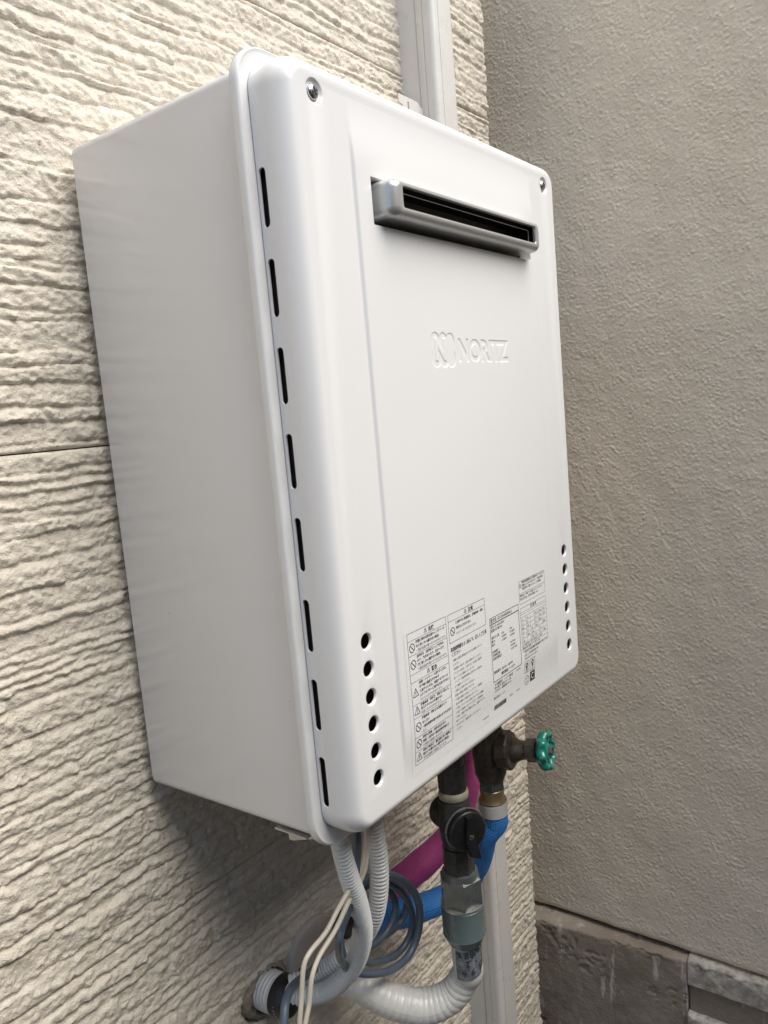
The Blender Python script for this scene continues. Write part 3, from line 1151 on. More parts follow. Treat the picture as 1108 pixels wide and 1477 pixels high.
def warn(cx, cz, r=0.0042, w=0.0006):
    P = [(cx + r * math.cos(math.radians(a)), cz + r * math.sin(math.radians(a)) - r * 0.1) for a in (90, 210, 330)]
    for k in range(3):
        line(*P[k], *P[(k + 1) % 3], w)
    line(cx, cz + r * 0.35, cx, cz - r * 0.15, w * 1.2)
    line(cx, cz - r * 0.27, cx, cz - r * 0.42, w * 1.2)


xa, xb, zt, zH = -0.1425, -0.0800, -0.1702, 0.1195
fr = [0, .059, .169, .309, .369, .542, .64, .79, .9, 1]
zr = [zt - f * zH for f in fr]
frame(xa, xb, zr[0], zr[-1], 0.00035)
for z in zr[1:-1]:
    line(xa, z, xb, z, 0.00028)
rows = [
    ('h', '危険'),
    ('p', ['機器使用中は換気扇やレンジフード', 'を使用しない(屋外式の場合)', '一酸化炭素中毒のおそれがあります。']),
    ('p', ['給排気筒・給排気筒トップが外れ', 'たり、穴があいたり、詰まったり', 'で使用しない(屋外式の場合)', '一酸化炭素中毒のおそれがあります。']),
    ('h', '警告'),
    ('w', ['給湯・シャワー・入浴するときは、', '手で湯の温度を確かめる', '入浴するときは、浴槽アダプターや', 'ふろアダプターに体や頭を近づけない', 'やけどのおそれがあります。']),
    ('w', ['機器本体・排気筒・排気筒の近くに', '燃えやすいものを置かない', '火災のおそれがあります。']),
    ('p', ['機器本体・排気筒を改造などで', 'はしない', '一酸化炭素中毒や火災のおそれがあり', 'ます。']),
    ('p', ['絶対に改造・分解は行わない', '改造・分解は一酸化炭素中毒など', 'の事故の原因になります。']),
    ('w', ['排気の吹出口・開口部に近い場所に', '物などを置かない(屋外式の場合)', '不完全燃焼の原因になります。'])]
for k, (kind, tx) in enumerate(rows):
    z1_, z0_ = zr[k], zr[k + 1]
    hgt = z1_ - z0_
    if kind == 'h':
        text(tx, (xa + xb) / 2 + 0.002, z0_ + hgt * 0.22, hgt * 0.5, None, True, 0.02)
        warn((xa + xb) / 2 - 0.003, z0_ + hgt * 0.5, hgt * 0.36, 0.0004)
        continue
    (prohibit if kind == 'p' else warn)(xa + 0.0062, (z0_ + z1_) / 2, *((0.0042,) if kind == 'p' else (0.0048,)))
    n = len(tx)
    lh = hgt / (n + 0.25)
    for i, s in enumerate(tx):
        last = i == n - 1
        text(s, xa + 0.0122, z1_ - lh * (i + 0.92), min(0.0023, lh * 0.72), xb - xa - 0.014, not last, 0.0 if last else 0.02)

xa, xb = -0.0760, -0.0075
frame(xa, xb, -0.1705, -0.1975, 0.00035)
line(xa, -0.1772, xb, -0.1772)
text('注意', (xa + xb) / 2 + 0.002, -0.1760, 0.0038, None, True, 0.02)
warn((xa + xb) / 2 - 0.003, -0.1740, 0.0025, 0.0004)
prohibit(xa + 0.0065, -0.1875)
for i, s in enumerate(['使用中や使用直後は、機器本体・排気', '排気筒にさわらない', 'やけどのおそれがあります。']):
    text(s, xa + 0.0125, -0.1818 - 0.0052 * i, 0.0024, xb - xa - 0.0135, i < 2, 0.02 if i < 2 else 0)
text('取扱説明書をよく読んで、正しくご使用', xa + 0.001, -0.2060, 0.0035, 0.067, True, 0.02)
text('ください', xa + 0.001, -0.2108, 0.0033, None, True, 0.01)
body = ['・機器の設置は業者以外の方では使用しないで', '  ください。',
        '・使用時には必ず、給水を確かめてください。', '  リモコンの表示、入浴するときは湯の温度が', '  合っているか確認してください。',
        '・シャワーや給湯使用時に空気が入る場合は、', '  よく確認してください。',
        '・給気口と排気口をふさがない。',  '  破損や故障の原因になります。',
        '・冬期は凍結に注意してください。長期間・',  '  火災や故障の危険がありますので、',
        '・灯油・ガソリンなど燃えやすいものを機器', '  の近くで使用しないでください。異常燃焼',
        '・台風、落雷の時は運転を止め、電源プラグを', '  抜いてください。', '・お手入れは、機器が冷えてから行って', '  ください。']
for i, s in enumerate(body):
    text(s, xa + 0.001, -0.2160 - 0.00425 * i, 0.0021, 0.0655, False)
text('PG8002A5', -0.0225, -0.2935, 0.0022, None, False)

xa, xb = 0.0003, 0.0630
frame(xa, xb, -0.1945, -0.2610, 0.0006)
text('型式名 GT-2050SAWX-2', xa + 0.0015, -0.1993, 0.0034, 0.050, True, 0.01)
line(xa, -0.2010, xb, -0.2010, 0.0009)
for i, (a_, b_, c_) in enumerate([('型式 GT-2050SAWX', '', ''), ('設置方式 屋外式', '', ''), ('', '', ''), ('都市ガス用', '12A', '13A'), ('最大', '34.9kW', '37.4kW'), ('最小', '2.36kW', '2.52kW'), ('', '', ''), ('定格電圧', '', 'AC100V'), ('定格周波数', '', '50/60Hz'), ('定格消費電力', '', '112/116W')]):
    z = -0.2052 - 0.0037 * i
    for s, xo in ((a_, 0.0015), (b_, 0.0225), (c_, 0.0405)):
        if s:
            text(s, xa + xo, z, 0.0025, 0.030 if xo < 0.01 else 0.019, True, 0.005)
text('製造番号  2020.05 - 026004', xa + 0.0020, -0.2528, 0.0027, 0.050, True, 0.01)
text('株式会社ノーリツ', xa + 0.0170, -0.2580, 0.0029, 0.036, True, 0.02)
for i, s in enumerate(['ガス機器型式  ノーリツ 認証品', '形式 屋 外  都市ガス・12A', 'エネルギー消費効率ラベル']):
    text(s, xa + 0.0018, -0.2656 - 0.0036 * i, 0.0024, 0.040, True, 0.005)
text('0217PA', xa + 0.0500, -0.2655, 0.0024, None, False)
text('株式会社ノーリツ', xa + 0.0005, -0.2800, 0.0026, 0.024, True)
random.seed(5)
x = xa + 0.001
while x < xa + 0.0270:
    w = random.choice([0.0003, 0.0003, 0.0006, 0.0009])
    line(x + w / 2, -0.2868, x + w / 2, -0.2915, w)
    x += w + random.choice([0.0003, 0.0005])
text('MP02', xa + 0.0350, -0.2885, 0.0024, None, False)
text('00100', xa + 0.0510, -0.2885, 0.0024, None, False)

xa, xb = 0.0672, 0.1305
frame(xa, xb, -0.1715, -0.1962, 0.0003)
warn(xa + 0.0035, -0.1765, 0.0030, 0.0004)
line(xa, -0.1850, xb, -0.1850)
for i, s in enumerate(['電気部品取扱時は必ず電源を切ってください', '感電のおそれがあります。元栓を閉め', '接続部から漏れのないことを確認']):
    text(s, xa + 0.0075, -0.1745 - 0.0036 * i, 0.0024, 0.054, True, 0.005)
for i, s in enumerate(['使用禁止の場所では設置しないでください', '特定保守製品  標準使用期間  10年']):
    text(s, xa + 0.001, -0.1886 - 0.0037 * i, 0.0023, 0.058, i == 0)
# rating table
frame(xa, xb, -0.2010, -0.2490, 0.0003)
for z in (-0.2058, -0.2080, -0.2112, -0.2160, -0.2208, -0.2256, -0.2304, -0.2352, -0.2400, -0.2445):
    line(xa, z, xb, z, 0.00022)
for xo in (0.012, 0.022, 0.032, 0.042, 0.052):
    line(xa + xo, -0.2112, xa + xo, -0.2400, 0.00022)
text('定 格 表', (xa + xb) / 2, -0.2048, 0.0032, None, True, 0.01, True)
random.seed(9)
for r_ in range(6):
    for c_ in range(6):
        if random.random() < 0.85:
            text(random.choice(['12A', '13A', '1.0', '2.5', '600', '5.0', '88%', '50', '34.9']), xa + (0.0015 if c_ == 0 else 0.0135 + (c_ - 1) * 0.010), -0.2152 - 0.0048 * r_, 0.0026, 0.008, True)
for i, s in enumerate(['ガス種 表示の圧力 給水圧力 0.1MPa', '接続口径 電源 コード長さ 1.8m', '製造年月 保証期間は説明書をご覧ください', '設計上の標準使用期間 10年', '経年劣化のおそれあり。']):
    text(s, xa + (0.001 if i < 2 else 0.004), -0.2434 - 0.0040 * i, 0.0024, 0.060 if i < 3 else 0.034, i < 3)
# approval marks
for bx_, by_, ww, hh_ in ((0.0700, -0.2620, 0.0105, 0.0125), (0.0835, -0.2620, 0.0115, 0.0135)):
    frame(bx_, bx_ + ww, by_, by_ - hh_, 0.0004)
    ringmark(bx_ + ww / 2, by_ - 0.0042, 0.0028, 0.0014)
    line(bx_ + ww / 2, by_ - 0.007, bx_ + ww / 2, by_ - 0.0095, 0.0030)
    text('認証', bx_ + ww / 2, by_ - hh_ + 0.0008, 0.0017, ww - 0.002, True, 0, True)
ringmark(0.0755, -0.2835, 0.0052, 0.0005)
text('PS', 0.0755, -0.2832, 0.0026, None, True, 0, True)
text('TG', 0.0755, -0.2865, 0.0024, None, True, 0, True)
line(0.0835, -0.2825, 0.0950, -0.2825, 0.0112)
# curved arrow knocked out of the dark square
for dark in (True, False):
    Vp, Tp = PRINT[dark]
    if Tp:
        me = bpy.data.meshes.new('printed_text')
        me.from_pydata(Vp, [], Tp)
        me.materials.append(M['print'] if dark else M['printgrey'])
        link(bpy.data.objects.new('printed_text', me), lab)
bm = bmesh.new()
for k in range(9):
    t0, t1 = math.radians(40 + 30 * k), math.radians(40 + 30 * (k + 1))
    q = [(0.0892 + r_ * math.cos(t), -0.2822 + r_ * math.sin(t)) for r_, t in ((0.0036, t0), (0.0026, t0), (0.0026, t1), (0.0036, t1))]
    bm.faces.new([bm.verts.new((x, film_y(z) - 0.0004, z)) for x, z in q])
obj('knocked_out_mark', bm, M['sheet'], lab, 0)

# ------------------------------------------------------------------ gas pipe with its valve
def vert(u, v, Y):
    return px(u, v, Y)


GX, GY = 0.0640, 0.100
gas = thing('gas_cock', 'black iron gas cock with round black knob under the middle of the heater', 'gas valve')
bm = bmesh.new()
lathe(bm, (GX, GY, -0.325), (0, 0, -1), [(0, 0.0165), (0.080, 0.0165), (0.082, 0.0160), (0.104, 0.0160)], 32)
lathe(bm, (GX, GY, -0.395), (0, 0, -1), [(0, 0.0168), (0.001, 0.0178), (0.030, 0.0178), (0.032, 0.0165)], 8)
obj('inlet_pipe', bm, M['iron'], gas, 40)
bm = bmesh.new()
lathe(bm, (GX, GY, -0.4285), (0, 0, -1), [(0, 0.0162), (0.001, 0.0176), (0.004, 0.0181), (0.009, 0.0176), (0.0100, 0.0162)], 32)
obj('sealing_ring', bm, M['ptfe'], gas, 50)
bm = bmesh.new()
lathe(bm, (GX, GY, -0.4385), (0, 0, -1), [(0, 0.0150), (0.002, 0.0185), (0.018, 0.0195), (0.034, 0.0210), (0.050, 0.0195), (0.062, 0.0165), (0.064, 0.0160)], 32)
lathe(bm, (GX, GY, -0.4990), (0, 0, -1), [(0, 0.0165), (0.001, 0.0190), (0.034, 0.0190), (0.036, 0.0170), (0.044, 0.0165)], 8, phase=math.pi / 8)
KN = Vector((-0.50, -0.86, 0.0)).normalized()
VC = Vector((GX, GY, -0.4680))
lathe(bm, VC, -KN, [(0.0, 0.018), (0.020, 0.0185), (0.023, 0.0205), (0.030, 0.0205), (0.0335, 0.0185), (0.0345, 0.010)], 32)
lathe(bm, VC, KN, [(0.0, 0.018), (0.0185, 0.0185), (0.020, 0.0175)], 32)
obj('valve_body', bm, M['iron'], gas, 40)
bm = bmesh.new()
lathe(bm, VC + KN * 0.0195, KN, [(0, 0.0205), (0.001, 0.0250), (0.003, 0.0258), (0.0045, 0.0250)], 44)
obj('knob_rim', bm, M['nickelbright'], gas, 50)
bm = bmesh.new()
kb = VC + KN * 0.0236
lathe(bm, kb, KN, [(0, 0.0246), (0.006, 0.0242), (0.0078, 0.0230), (0.0085, 0.0205)], 44)
knob = obj('knob', bm, M['black'], gas, 50)
bm = bmesh.new()
d_, u_, w_ = frame_of(KN)


def local_prism(bm, base, d, a, b, pts, h):
    lo = [bm.verts.new(base + a * x + b * y) for x, y in pts]
    hi = [bm.verts.new(base + a * x * 0.94 + b * y * 0.94 + d * h) for x, y in pts]
    n = len(pts)
    bm.faces.new(lo)
    bm.faces.new(hi)
    for k in range(n):
        bm.faces.new((lo[k], lo[(k + 1) % n], hi[(k + 1) % n], hi[k]))


dn_ = Vector((0, 0, -1))
ri_ = KN.cross(dn_).normalized()
local_prism(bm, kb + KN * 0.0078, KN, ri_, dn_, [(-0.0035, -0.021), (0.0035, -0.021), (0.0075, 0.010), (0.0120, 0.0360), (-0.0010, 0.0300), (-0.0070, 0.010)], 0.0065)
obj('lever', bm, M['black'], knob, 30)
bm = bmesh.new()
lathe(bm, kb + KN * 0.0140 + dn_ * 0.004, KN, [(0, 0.0030), (0.0010, 0.0030), (0.0016, 0.0020)], 16)
obj('screw', bm, M['steel'], knob, 40)

hose = thing('gas_hose', 'pale ribbed gas hose with hex nut curving from the gas cock into the wall', 'hose')
bm = bmesh.new()
ZN = -0.5360
lathe(bm, (GX, GY, ZN + 0.006), (0, 0, -1), [(0, 0.017), (0.001, 0.0215), (0.009, 0.0225), (0.012, 0.020)], 36)
lathe(bm, (GX, GY, ZN), (0, 0, -1), [(0, 0.0205), (0.0030, 0.0262), (0.0340, 0.0265), (0.0370, 0.0250)], 6, phase=0.35)
obj('hex_nut', bm, M['nickel'], hose, 30)
bm = bmesh.new()
lathe(bm, (GX, GY, ZN - 0.0345), (0, 0, -1), [(0, 0.0225), (0.0006, 0.0262), (0.0022, 0.0264), (0.0035, 0.0262)], 36)
obj('washer', bm, M['nickelbright'], hose, 40)
bm = bmesh.new()
lathe(bm, (GX, GY, ZN - 0.0378), (0, 0, -1), [(0, 0.0250), (0.001, 0.0262), (0.036, 0.0258), (0.0375, 0.0263), (0.0388, 0.0255), (0.050, 0.0205), (0.051, 0.018)], 44)
obj('sleeve', bm, M['sleeve'], hose, 30)


def ribs(p, depth_, sharp=0.5):
    def f(s, ph, r):
        return r * (1 - depth_ * (1 - np.abs(np.sin(np.pi * s / p)) ** sharp)) + 0 * ph
    return f


zt_ = ZN - 0.085
hp = [(GX, GY, zt_ + 0.006, 0.0178), (GX + 0.0005, GY, zt_ - 0.022, 0.0180), (GX + 0.002, GY, zt_ - 0.045, 0.0183)] + pp([(671, 1408, 0.106, 42), (651, 1436, 0.122, 45), (612, 1452, 0.148, 48), (566, 1444, 0.178, 47), (524, 1424, 0.208, 44), (490, 1412, 0.238, 40), (462, 1400, 0.262, 36)])


def hose_rad(s, ph, r):
    p = 0.0085
    w = sstep(0.050, 0.075, s)
    amp = 0.05 * w * (0.6 + 0.6 * vnoise(s * 90 + 0 * ph, ph * 1.2, 5))
    sk = s + 0.0014 * np.sin(ph * 2 + s * 40) * w
    return r * (1 + amp * (np.abs(np.sin(np.pi * sk / p)) ** 0.6 - 0.6)) + 0.0005 * (vnoise(s * 300, ph * 4, 6) - 0.5) * w


sweep('ribbed_hose', hp, M['flex'], hose, 0.0009, 36, hose_rad)
# paper tag wrapped on the hose with handwriting
RT = 0.0187
m = mat('tag_paper', (0.10, 0.11, 0.13), 0.4)
vt = coords(m)
plug(m, 'Base Color', ramp(m, noise(m, vt, 160, 5, 0.7), [(0.35, (0.055, 0.065, 0.085)), (0.65, (0.22, 0.235, 0.26))]))
TA0, TA1 = 0.2, 3.9
zt0, zt1 = zt_ - 0.004, zt_ - 0.042
n1 = 30
V = np.array([[(GX + 0.0004 + RT * math.cos(t), GY + RT * math.sin(t), z + 0.0025 * math.sin(t * 1.5)) for t in np.linspace(math.pi * 0.93, math.pi * 2.02, n1)] for z in (zt0, zt1)]).reshape(-1, 3)
tagp = npmesh('hose_tag', V, gridfaces(2, n1), m, hose)
bm = bmesh.new()


def ontag(a, z, r=0.00025):
    t = math.pi * 1.02 + a / RT
    return Vector((GX + 0.0004 + (RT + r) * math.cos(t), GY + (RT + r) * math.sin(t), z + 0.0025 * math.sin(t * 1.5)))


def stroke(pts, w=0.0017):
    for (a0, z0_), (a1, z1_) in zip(pts, pts[1:]):
        L = math.hypot(a1 - a0, z1_ - z0_) or 1e-6
        nx_, nz_ = -(z1_ - z0_) / L * w / 2, (a1 - a0) / L * w / 2
        bm.faces.new([bm.verts.new(ontag(a, z)) for a, z in ((a0 + nx_, z0_ + nz_), (a1 + nx_, z1_ + nz_), (a1 - nx_, z1_ - nz_), (a0 - nx_, z0_ - nz_))])


def glyph(strokes, ax, zx, s):
    for st in strokes:
        stroke([(ax + x * s, zx + y * s) for x, y in st])


# handwriting as it reads on the tag: a scrawled line, "T", a dot, then "4.6 . 日"
z1w = zt0 - 0.008
gl = {
    'k1': [[(0, 1), (0.2, 0.2)], [(-0.1, .6), (.5, .7)], [(.5, 1), (.4, 0)], [(.2, .5), (.7, .3)], [(.1, .1), (.8, .2)]],
    'k2': [[(0, .8), (.8, .9)], [(.4, 1), (.3, 0)], [(0, .5), (.8, .5)], [(.1, .2), (.7, 0)], [(.6, .8), (.7, .1)]],
    'k3': [[(0, 1), (0, .1)], [(0, 1), (.7, 1), (.7, .1)], [(0, .5), (.7, .5)], [(.3, 1), (.3, -.2)], [(0, .1), (.7, .1)]],
    'T': [[(0, .9), (.7, 1)], [(.35, 1), (.2, 0)], [(.2, 0), (.6, .2)]],
    'dot': [[(0, .5), (.25, .7)], [(.1, .4), (.3, .5)]],
    '4': [[(.3, 1), (0, .4), (.7, .5)], [(.45, .8), (.4, 0)]],
    '6': [[(.5, 1), (.1, .4), (.3, 0), (.6, .2), (.4, .5), (.1, .35)]],
    'ri': [[(0, 1), (0, 0), (.6, 0), (.6, 1), (0, 1)], [(0, .5), (.6, .5)]],
}
for gname, a, z, s in (('k1', -0.002, z1w, .008), ('k2', 0.006, z1w - 0.001, .008), ('k3', 0.0145, z1w - 0.001, .009), ('k1', 0.0225, z1w, .009), ('k2', 0.031, z1w + 0.001, .009),
                       ('T', 0.008, z1w - 0.0125, .008), ('dot', 0.020, z1w - 0.012, .007), ('4', 0.003, z1w - 0.024, .008), ('6', 0.0135, z1w - 0.024, .008), ('ri', 0.027, z1w - 0.023, .008)):
    glyph(gl[gname], a, z, s)
obj('handwriting', bm, M['print'], tagp, 0, False)

# ------------------------------------------------------------------ water stop valve with the green wheel
VX, VY = 0.1530, 0.1000
stop = thing('stop_valve', 'dark bronze water stop valve with green wheel handle under the heater', 'valve')
bm = bmesh.new()
lathe(bm, (VX, VY, -0.330), (0, 0, -1), [(0, 0.0175), (0.030, 0.0175), (0.031, 0.0205), (0.048, 0.0210), (0.050, 0.0185), (0.058, 0.0178)], 32)
lathe(bm, (VX, VY, -0.386), (0, 0, -1), [(0, 0.0175), (0.004, 0.0195), (0.030, 0.0225), (0.060, 0.0205), (0.066, 0.0180), (0.070, 0.0165)], 36)
VH = Vector((VX, VY, -0.4160))
ax = Vector((0.17, -1, 0.11)).normalized()
lathe(bm, VH, ax, [(0, 0.0160), (0.012, 0.0165), (0.0125, 0.0150), (0.014, 0.0150)], 32)
lathe(bm, VH, ax, [(0.033, 0.0150), (0.036, 0.0155), (0.042, 0.0125), (0.048, 0.0112), (0.052, 0.0110)], 32)
obj('valve_body', bm, M['bronze'], stop, 40)
bm = bmesh.new()
lathe(bm, VH, ax, [(0.0135, 0.0150), (0.0140, 0.0235), (0.0155, 0.0248), (0.029, 0.0248), (0.0310, 0.0235), (0.0330, 0.0150)], 10)
obj('union_nut', bm, M['bronze'], stop, 30)
bm = bmesh.new()
lathe(bm, VH, ax, [(0.050, 0.0115), (0.0515, 0.0145), (0.064, 0.0145), (0.0655, 0.0125)], 6, phase=0.2)
obj('packing_nut', bm, M['bronze'], stop, 30)
bm = bmesh.new()
lathe(bm, VH, ax, [(0.064, 0.0050), (0.084, 0.0050)], 16)
obj('stem', bm, M['bronze'], stop, 40)
bm = bmesh.new()
lathe(bm, (VX, VY, -0.453), (0, 0, -1), [(0, 0.0155), (0.001, 0.0175), (0.013, 0.0175), (0.0145, 0.0155)], 6, phase=0.5)
obj('lower_nut', bm, M['nickel'], stop, 30)
bm = bmesh.new()
lathe(bm, (VX, VY, -0.4670), (0, 0, -1), [(0, 0.0150), (0.001, 0.0158), (0.010, 0.0152), (0.016, 0.0185), (0.018, 0.0150)], 30)
obj('brass_tail', bm, M['brass'], stop, 40)


# the wheel: lobed rim with holes, crowned towards the outside
def wheel():
    d, u, w = frame_of(ax)
    c = VH + ax * 0.0745
    bm = bmesh.new()
    NA, ro = 96, 0.0345
    # rim as a swept lobed torus
    NS = 14
    V = []
    for i in range(NA):
        t = 2 * math.pi * i / NA
        lob = 0.0016 * math.cos(8 * t)
        R0 = 0.0195 + lob
        out = u * math.cos(t) + w * math.sin(t)
        row = []
        for k in range(NS):
            p = 2 * math.pi * k / NS
            rx_, rz_ = 0.0040, 0.0062
            row.append(bm.verts.new(c + out * (R0 + rx_ * math.cos(p)) + d * (rz_ * math.sin(p) + 0.0010 * math.cos(8 * t))))
        V.append(row)
    for i in range(NA):
        for k in range(NS):
            a, b = V[i], V[(i + 1) % NA]
            bm.faces.new((a[k], b[k], b[(k + 1) % NS], a[(k + 1) % NS]))
    # hub and eight webs leaving oval holes
    lathe(bm, c - d * 0.004, ax, [(0, 0.0085), (0.0075, 0.0095), (0.0090, 0.0070)], 24)
    for k in range(8):
        t = 2 * math.pi * k / 8
        out = u * math.cos(t) + w * math.sin(t)
        tan = -u * math.sin(t) + w * math.cos(t)
        vs = []
        for rr_, hw, y0, y1 in ((0.0060, 0.0025, -0.0025, 0.0030), (0.0120, 0.0020, -0.0020, 0.0025), (0.0185, 0.0035, -0.0030, 0.0040)):
            vs.append([bm.verts.new(c + out * rr_ + tan * s * hw + d * y) for s, y in ((-1, y0), (1, y0), (1, y1), (-1, y1))])
        for a, b in zip(vs, vs[1:]):
            for q in range(4):
                bm.faces.new((a[q], a[(q + 1) % 4], b[(q + 1) % 4], b[q]))
    return bm


whl = obj('wheel_handle', wheel(), M['green'], stop, 50)
bm = bmesh.new()
lathe(bm, VH + ax * 0.0790, ax, [(0, 0.0060), (0.004, 0.0060), (0.005, 0.0050)], 6)
obj('wheel_nut', bm, M['nickel'], whl, 30)

# ------------------------------------------------------------------ wrapped water pipes
cold = thing('cold_water_pipe', 'bright blue mesh-wrapped water pipe bending from the stop valve into the wall', 'pipe')


def lumpy(a, f):
    def g(s, ph, r):
        spir = np.abs(((s / 0.020 + ph / (2 * np.pi)) % 1) - 0.5)
        return r * (1 + a * (vnoise(s * f, ph * 1.5, 13) - 0.5) + 0.016 * sstep(0.42, 0.5, spir))
    return g


z0b = -0.4850
bp = [(VX, VY, z0b - 0.012, 0.0168), (VX + 0.0015, VY + 0.001, z0b - 0.030, 0.0170)] + pp([(701, 1205, 0.112, 34), (690, 1243, 0.135, 35), (666, 1280, 0.165, 36), (628, 1302, 0.192, 38), (585, 1316, 0.214, 40), (556, 1322, 0.240, 41), (538, 1330, 0.272, 42)])
sweep('blue_wrap', bp, M['blue'], cold, 0.0025, 32, lumpy(0.10, 60))
bm = bmesh.new()
lathe(bm, (VX, VY, z0b), (0, 0, -1), [(0, 0.0155), (0.001, 0.0182), (0.006, 0.0186), (0.017, 0.0180), (0.018, 0.0160)], 32)
obj('white_collar', bm, M['whitepl'], cold, 40)
bm = bmesh.new()
hot = thing('hot_water_pipe', 'magenta mesh-wrapped hot water pipe slanting down behind the gas cock', 'pipe')
hp2 = pp([(684, 1040, 0.165, 26), (681, 1090, 0.166, 28), (676, 1140, 0.168, 30), (662, 1185, 0.180, 34), (640, 1215, 0.196, 38), (612, 1243, 0.214, 41), (585, 1266, 0.232, 43), (560, 1292, 0.250, 43), (538, 1320, 0.272, 43)])
bm.free()
sweep('magenta_wrap', hp2, M['pink'], hot, 0.0025, 32, lumpy(0.12, 50))

# ------------------------------------------------------------------ conduits
P_RIB = 0.0046


def conduit(pts, label):
    t = thing('corrugated_conduit', label, 'conduit', 'pale corrugated conduits under the heater')
    sweep('conduit_tube', pp([(u_, v_, Y_, w_ * 1.06) for u_, v_, Y_, w_ in pts]), M['conduit'], t, P_RIB / 9, 28, ribs(P_RIB, 0.25, 0.8))
    return t


conduit([(484, 1170, .078, 27), (491, 1218, .080, 27), (503, 1262, .086, 28), (517, 1305, .097, 28.5), (523, 1350, .118, 28.5), (509, 1394, .150, 27.5), (476, 1427, .188, 26), (440, 1437, .222, 25), (413, 1431, .243, 24)],
        'front corrugated conduit curving down from beneath the heater corner')
conduit([(533, 1150, .122, 26), (540, 1195, .124, 26), (546, 1235, .126, 26.5), (547, 1280, .130, 26.5), (540, 1322, .142, 26), (519, 1358, .168, 26), (484, 1388, .200, 25.5), (448, 1408, .228, 24), (418, 1418, .246, 22)],
        'rear corrugated conduit crossing behind the front one')
# sleeve in the broken hole
slv = thing('wall_sleeve', 'short wide ribbed sleeve sticking out of the broken hole in the wall', 'sleeve', 'wall sleeves')
HC = Vector((-0.098, 0.285, -0.652))
sp = [(HC.x, 0.318, HC.z, 0.0235), (HC.x, 0.295, HC.z, 0.0235), (HC.x + 0.001, 0.275, HC.z, 0.0232), (HC.x + 0.002, 0.252, HC.z + 0.001, 0.0230)]
sweep('sleeve_tube', sp, M['whitepl'], slv, 0.0006, 30, ribs(0.0052, 0.10, 0.6))
bm = bmesh.new()
lathe(bm, (HC.x + 0.002, 0.262, HC.z + 0.001), (0.05, -1, 0.0), [(0, 0.0238), (0.006, 0.0240), (0.013, 0.0228), (0.019, 0.0200), (0.021, 0.012)], 32)
obj('tape_wrap', bm, M['blacktape'], slv, 50)
del slv['group']
# crumbled putty lining the hole
pt = bmesh.new()
NA = 40
ri = []
for j, (rr_, yy) in enumerate(((0.0245, 0.300), (0.0255, 0.284), (0.029, 0.2795), (0.033, 0.282), (0.036, 0.290))):
    row = []
    for k in range(NA):
        t = 2 * math.pi * k / NA
        nz_ = 0.0035 * (random.random() - 0.5) * (1 if j else 0.2)
        row.append(pt.verts.new((HC.x + (rr_ + nz_) * math.cos(t) * 1.05, yy + 0.003 * (random.random() - 0.5), HC.z + (rr_ * 0.9 + nz_) * math.sin(t))))
    ri.append(row)
for a, b in zip(ri, ri[1:]):
    skin(pt, a, b)
tag(obj('wall_putty', pt, M['putty'], None, 60), 'dark crumbling putty around the sleeve hole in the siding', 'putty')

# round cover cap on the wall
CC = Vector((-0.018, 0.2770, -0.6560))
capt = thing('wall_cover', 'round brown plastic cover cap fixed to the wall beside the sleeve', 'cover cap')
bm = bmesh.new()
lathe(bm, (CC.x, 0.290, CC.z), (0, -1, 0), [(0, 0.0480), (0.0130, 0.0480), (0.0150, 0.0468), (0.0165, 0.0440), (0.0200, 0.030), (0.0215, 0.012), (0.0217, 0.002)], 56)
capd = obj('cap_disc', bm, M['cap'], capt, 40)
bm = bmesh.new()
for dx_, w_x in ((-0.0345, 0.0035), (-0.0260, 0.0050)):
    lathe(bm, (CC.x + dx_, 0.2725 - (0.0012 if dx_ > -0.03 else -0.0002), CC.z + 0.004), (0.15, -1, 0), [(0, w_x), (0.0016, w_x * 0.9)], 3, phase=0.4)
obj('cap_mark', bm, M['dark'], capd, 0)

# ------------------------------------------------------------------ cables
def plain(pts, name, label, cat, m, group=None, part=None):
    o = sweep(name, pp(pts), m, None, 0.003, 16)
    return tag(o, label, cat, group)


plain([(513, 1175, .095, 13), (515, 1215, .094, 13), (513, 1255, .094, 13), (507, 1295, .094, 12.5), (499, 1322, .098, 12), (493, 1340, .102, 11), (489, 1362, .106, 11), (492, 1384, .13, 11), (503, 1402, .165, 11)],
      'grey_cable', 'slate grey cable hanging straight down between the two corrugated conduits', 'cable', M['cable'])
plain([(521, 1365, .20, 9), (560, 1346, .20, 10), (583, 1322, .198, 10), (586, 1293, .196, 10), (572, 1276, .194, 10), (545, 1272, .190, 10), (522, 1283, .185, 10), (510, 1305, .18, 10), (506, 1335, .18, 10), (511, 1365, .182, 10), (524, 1385, .184, 10),
       (545, 1388, .184, 10), (575, 1374, .182, 10), (593, 1345, .178, 10), (594, 1315, .176, 10), (580, 1288, .174, 10), (556, 1271, .174, 10)],
      'cable_coil', 'inner loops of the coiled dark grey cable behind the conduits', 'cable', M['cable'], 'coiled grey cable')
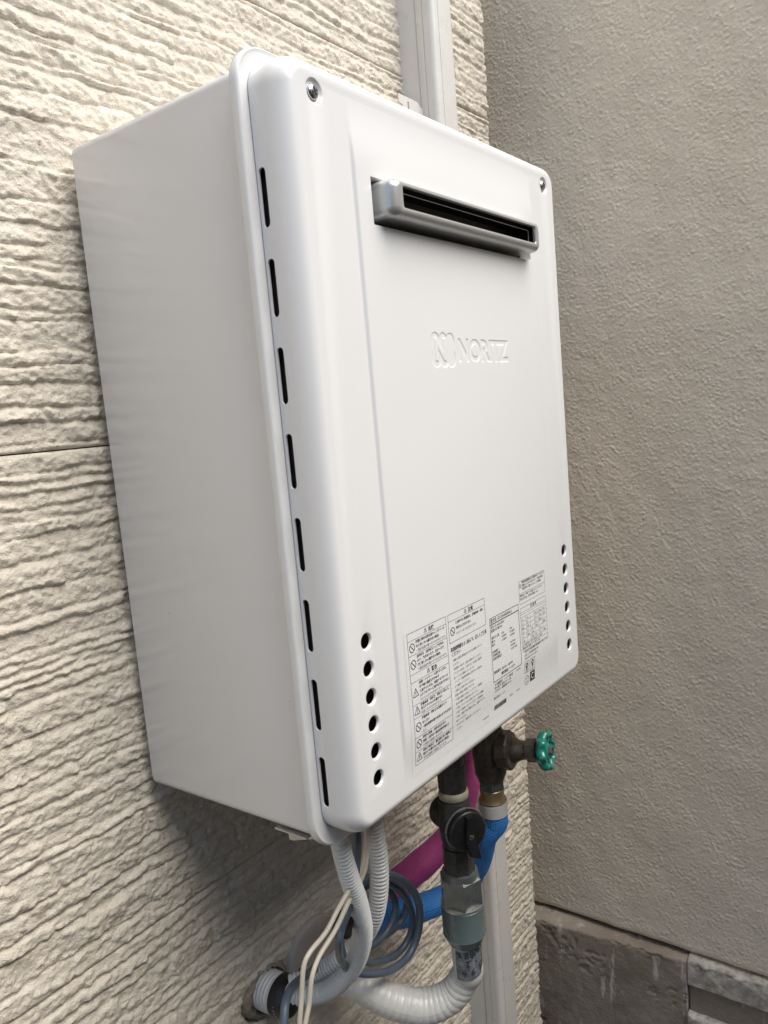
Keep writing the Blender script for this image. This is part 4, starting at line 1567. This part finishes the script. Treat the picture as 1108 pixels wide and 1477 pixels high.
plain([(496, 1330, .168, 10), (492, 1362, .170, 10), (500, 1390, .170, 11), (522, 1404, .168, 11), (560, 1401, .166, 11), (588, 1380, .164, 11), (603, 1346, .162, 11), (605, 1308, .160, 11), (592, 1279, .160, 11), (563, 1262, .162, 11), (532, 1266, .164, 11), (512, 1282, .166, 11), (503, 1306, .168, 11), (500, 1334, .168, 10)],
      'cable_coil', 'outermost large loop of the coiled grey cable, lowest at its bottom', 'cable', M['cable'], 'coiled grey cable')
plain([(504, 1335, .195, 9), (512, 1354, .195, 9.5), (530, 1366, .195, 10), (553, 1350, .192, 10), (567, 1325, .190, 10), (570, 1303, .190, 10), (562, 1285, .190, 10), (540, 1275, .192, 10)],
      'cable_coil', 'smallest loop of the coiled cable, nearest the conduits', 'cable', M['cable'], 'coiled grey cable')
plain([(462, 1383, .235, 10), (452, 1399, .215, 12), (436, 1411, .19, 12.5), (421, 1425, .17, 12.5), (412, 1446, .158, 12.5), (410, 1477, .15, 12.5), (411, 1515, .145, 12.5)],
      'grey_cable', 'slate grey cable arching from the sleeve down out of the picture', 'cable', M['cable'])
plain([(529, 1180, .118, 8), (528, 1215, .116, 8), (522, 1250, .110, 7.5), (505, 1281, .086, 7.5), (488, 1311, .082, 7.3), (470, 1345, .080, 7.3), (447, 1374, .078, 7.3), (438, 1396, .078, 7.3), (435, 1440, .078, 7.3), (432, 1480, .078, 7.3), (430, 1510, .078, 7.3)],
      'beige_wire', 'left-hand beige wire of the pair hanging in front of the conduits', 'wire', M['wire'], 'pair of beige wires')
plain([(532, 1180, .122, 8), (531, 1215, .119, 8), (525, 1258, .110, 7.5), (505, 1296, .088, 7.5), (484, 1341, .084, 7.3), (461, 1379, .082, 7.3), (450, 1410, .080, 7.3), (446, 1448, .080, 7.3), (440, 1480, .080, 7.3), (436, 1510, .080, 7.3)],
      'beige_wire', 'right-hand beige wire of the pair, bent less sharply above the sleeve', 'wire', M['wire'], 'pair of beige wires')
bt = sweep('tape_binding', pp([(500, 1318, .110, 24), (495, 1332, .112, 28), (492, 1348, .112, 27), (491, 1352, .112, 20)]), M['blacktape'], None, 0.002, 20, lumpy(0.2, 60))
tag(bt, 'black tape binding around the bundle of grey cables', 'tape')
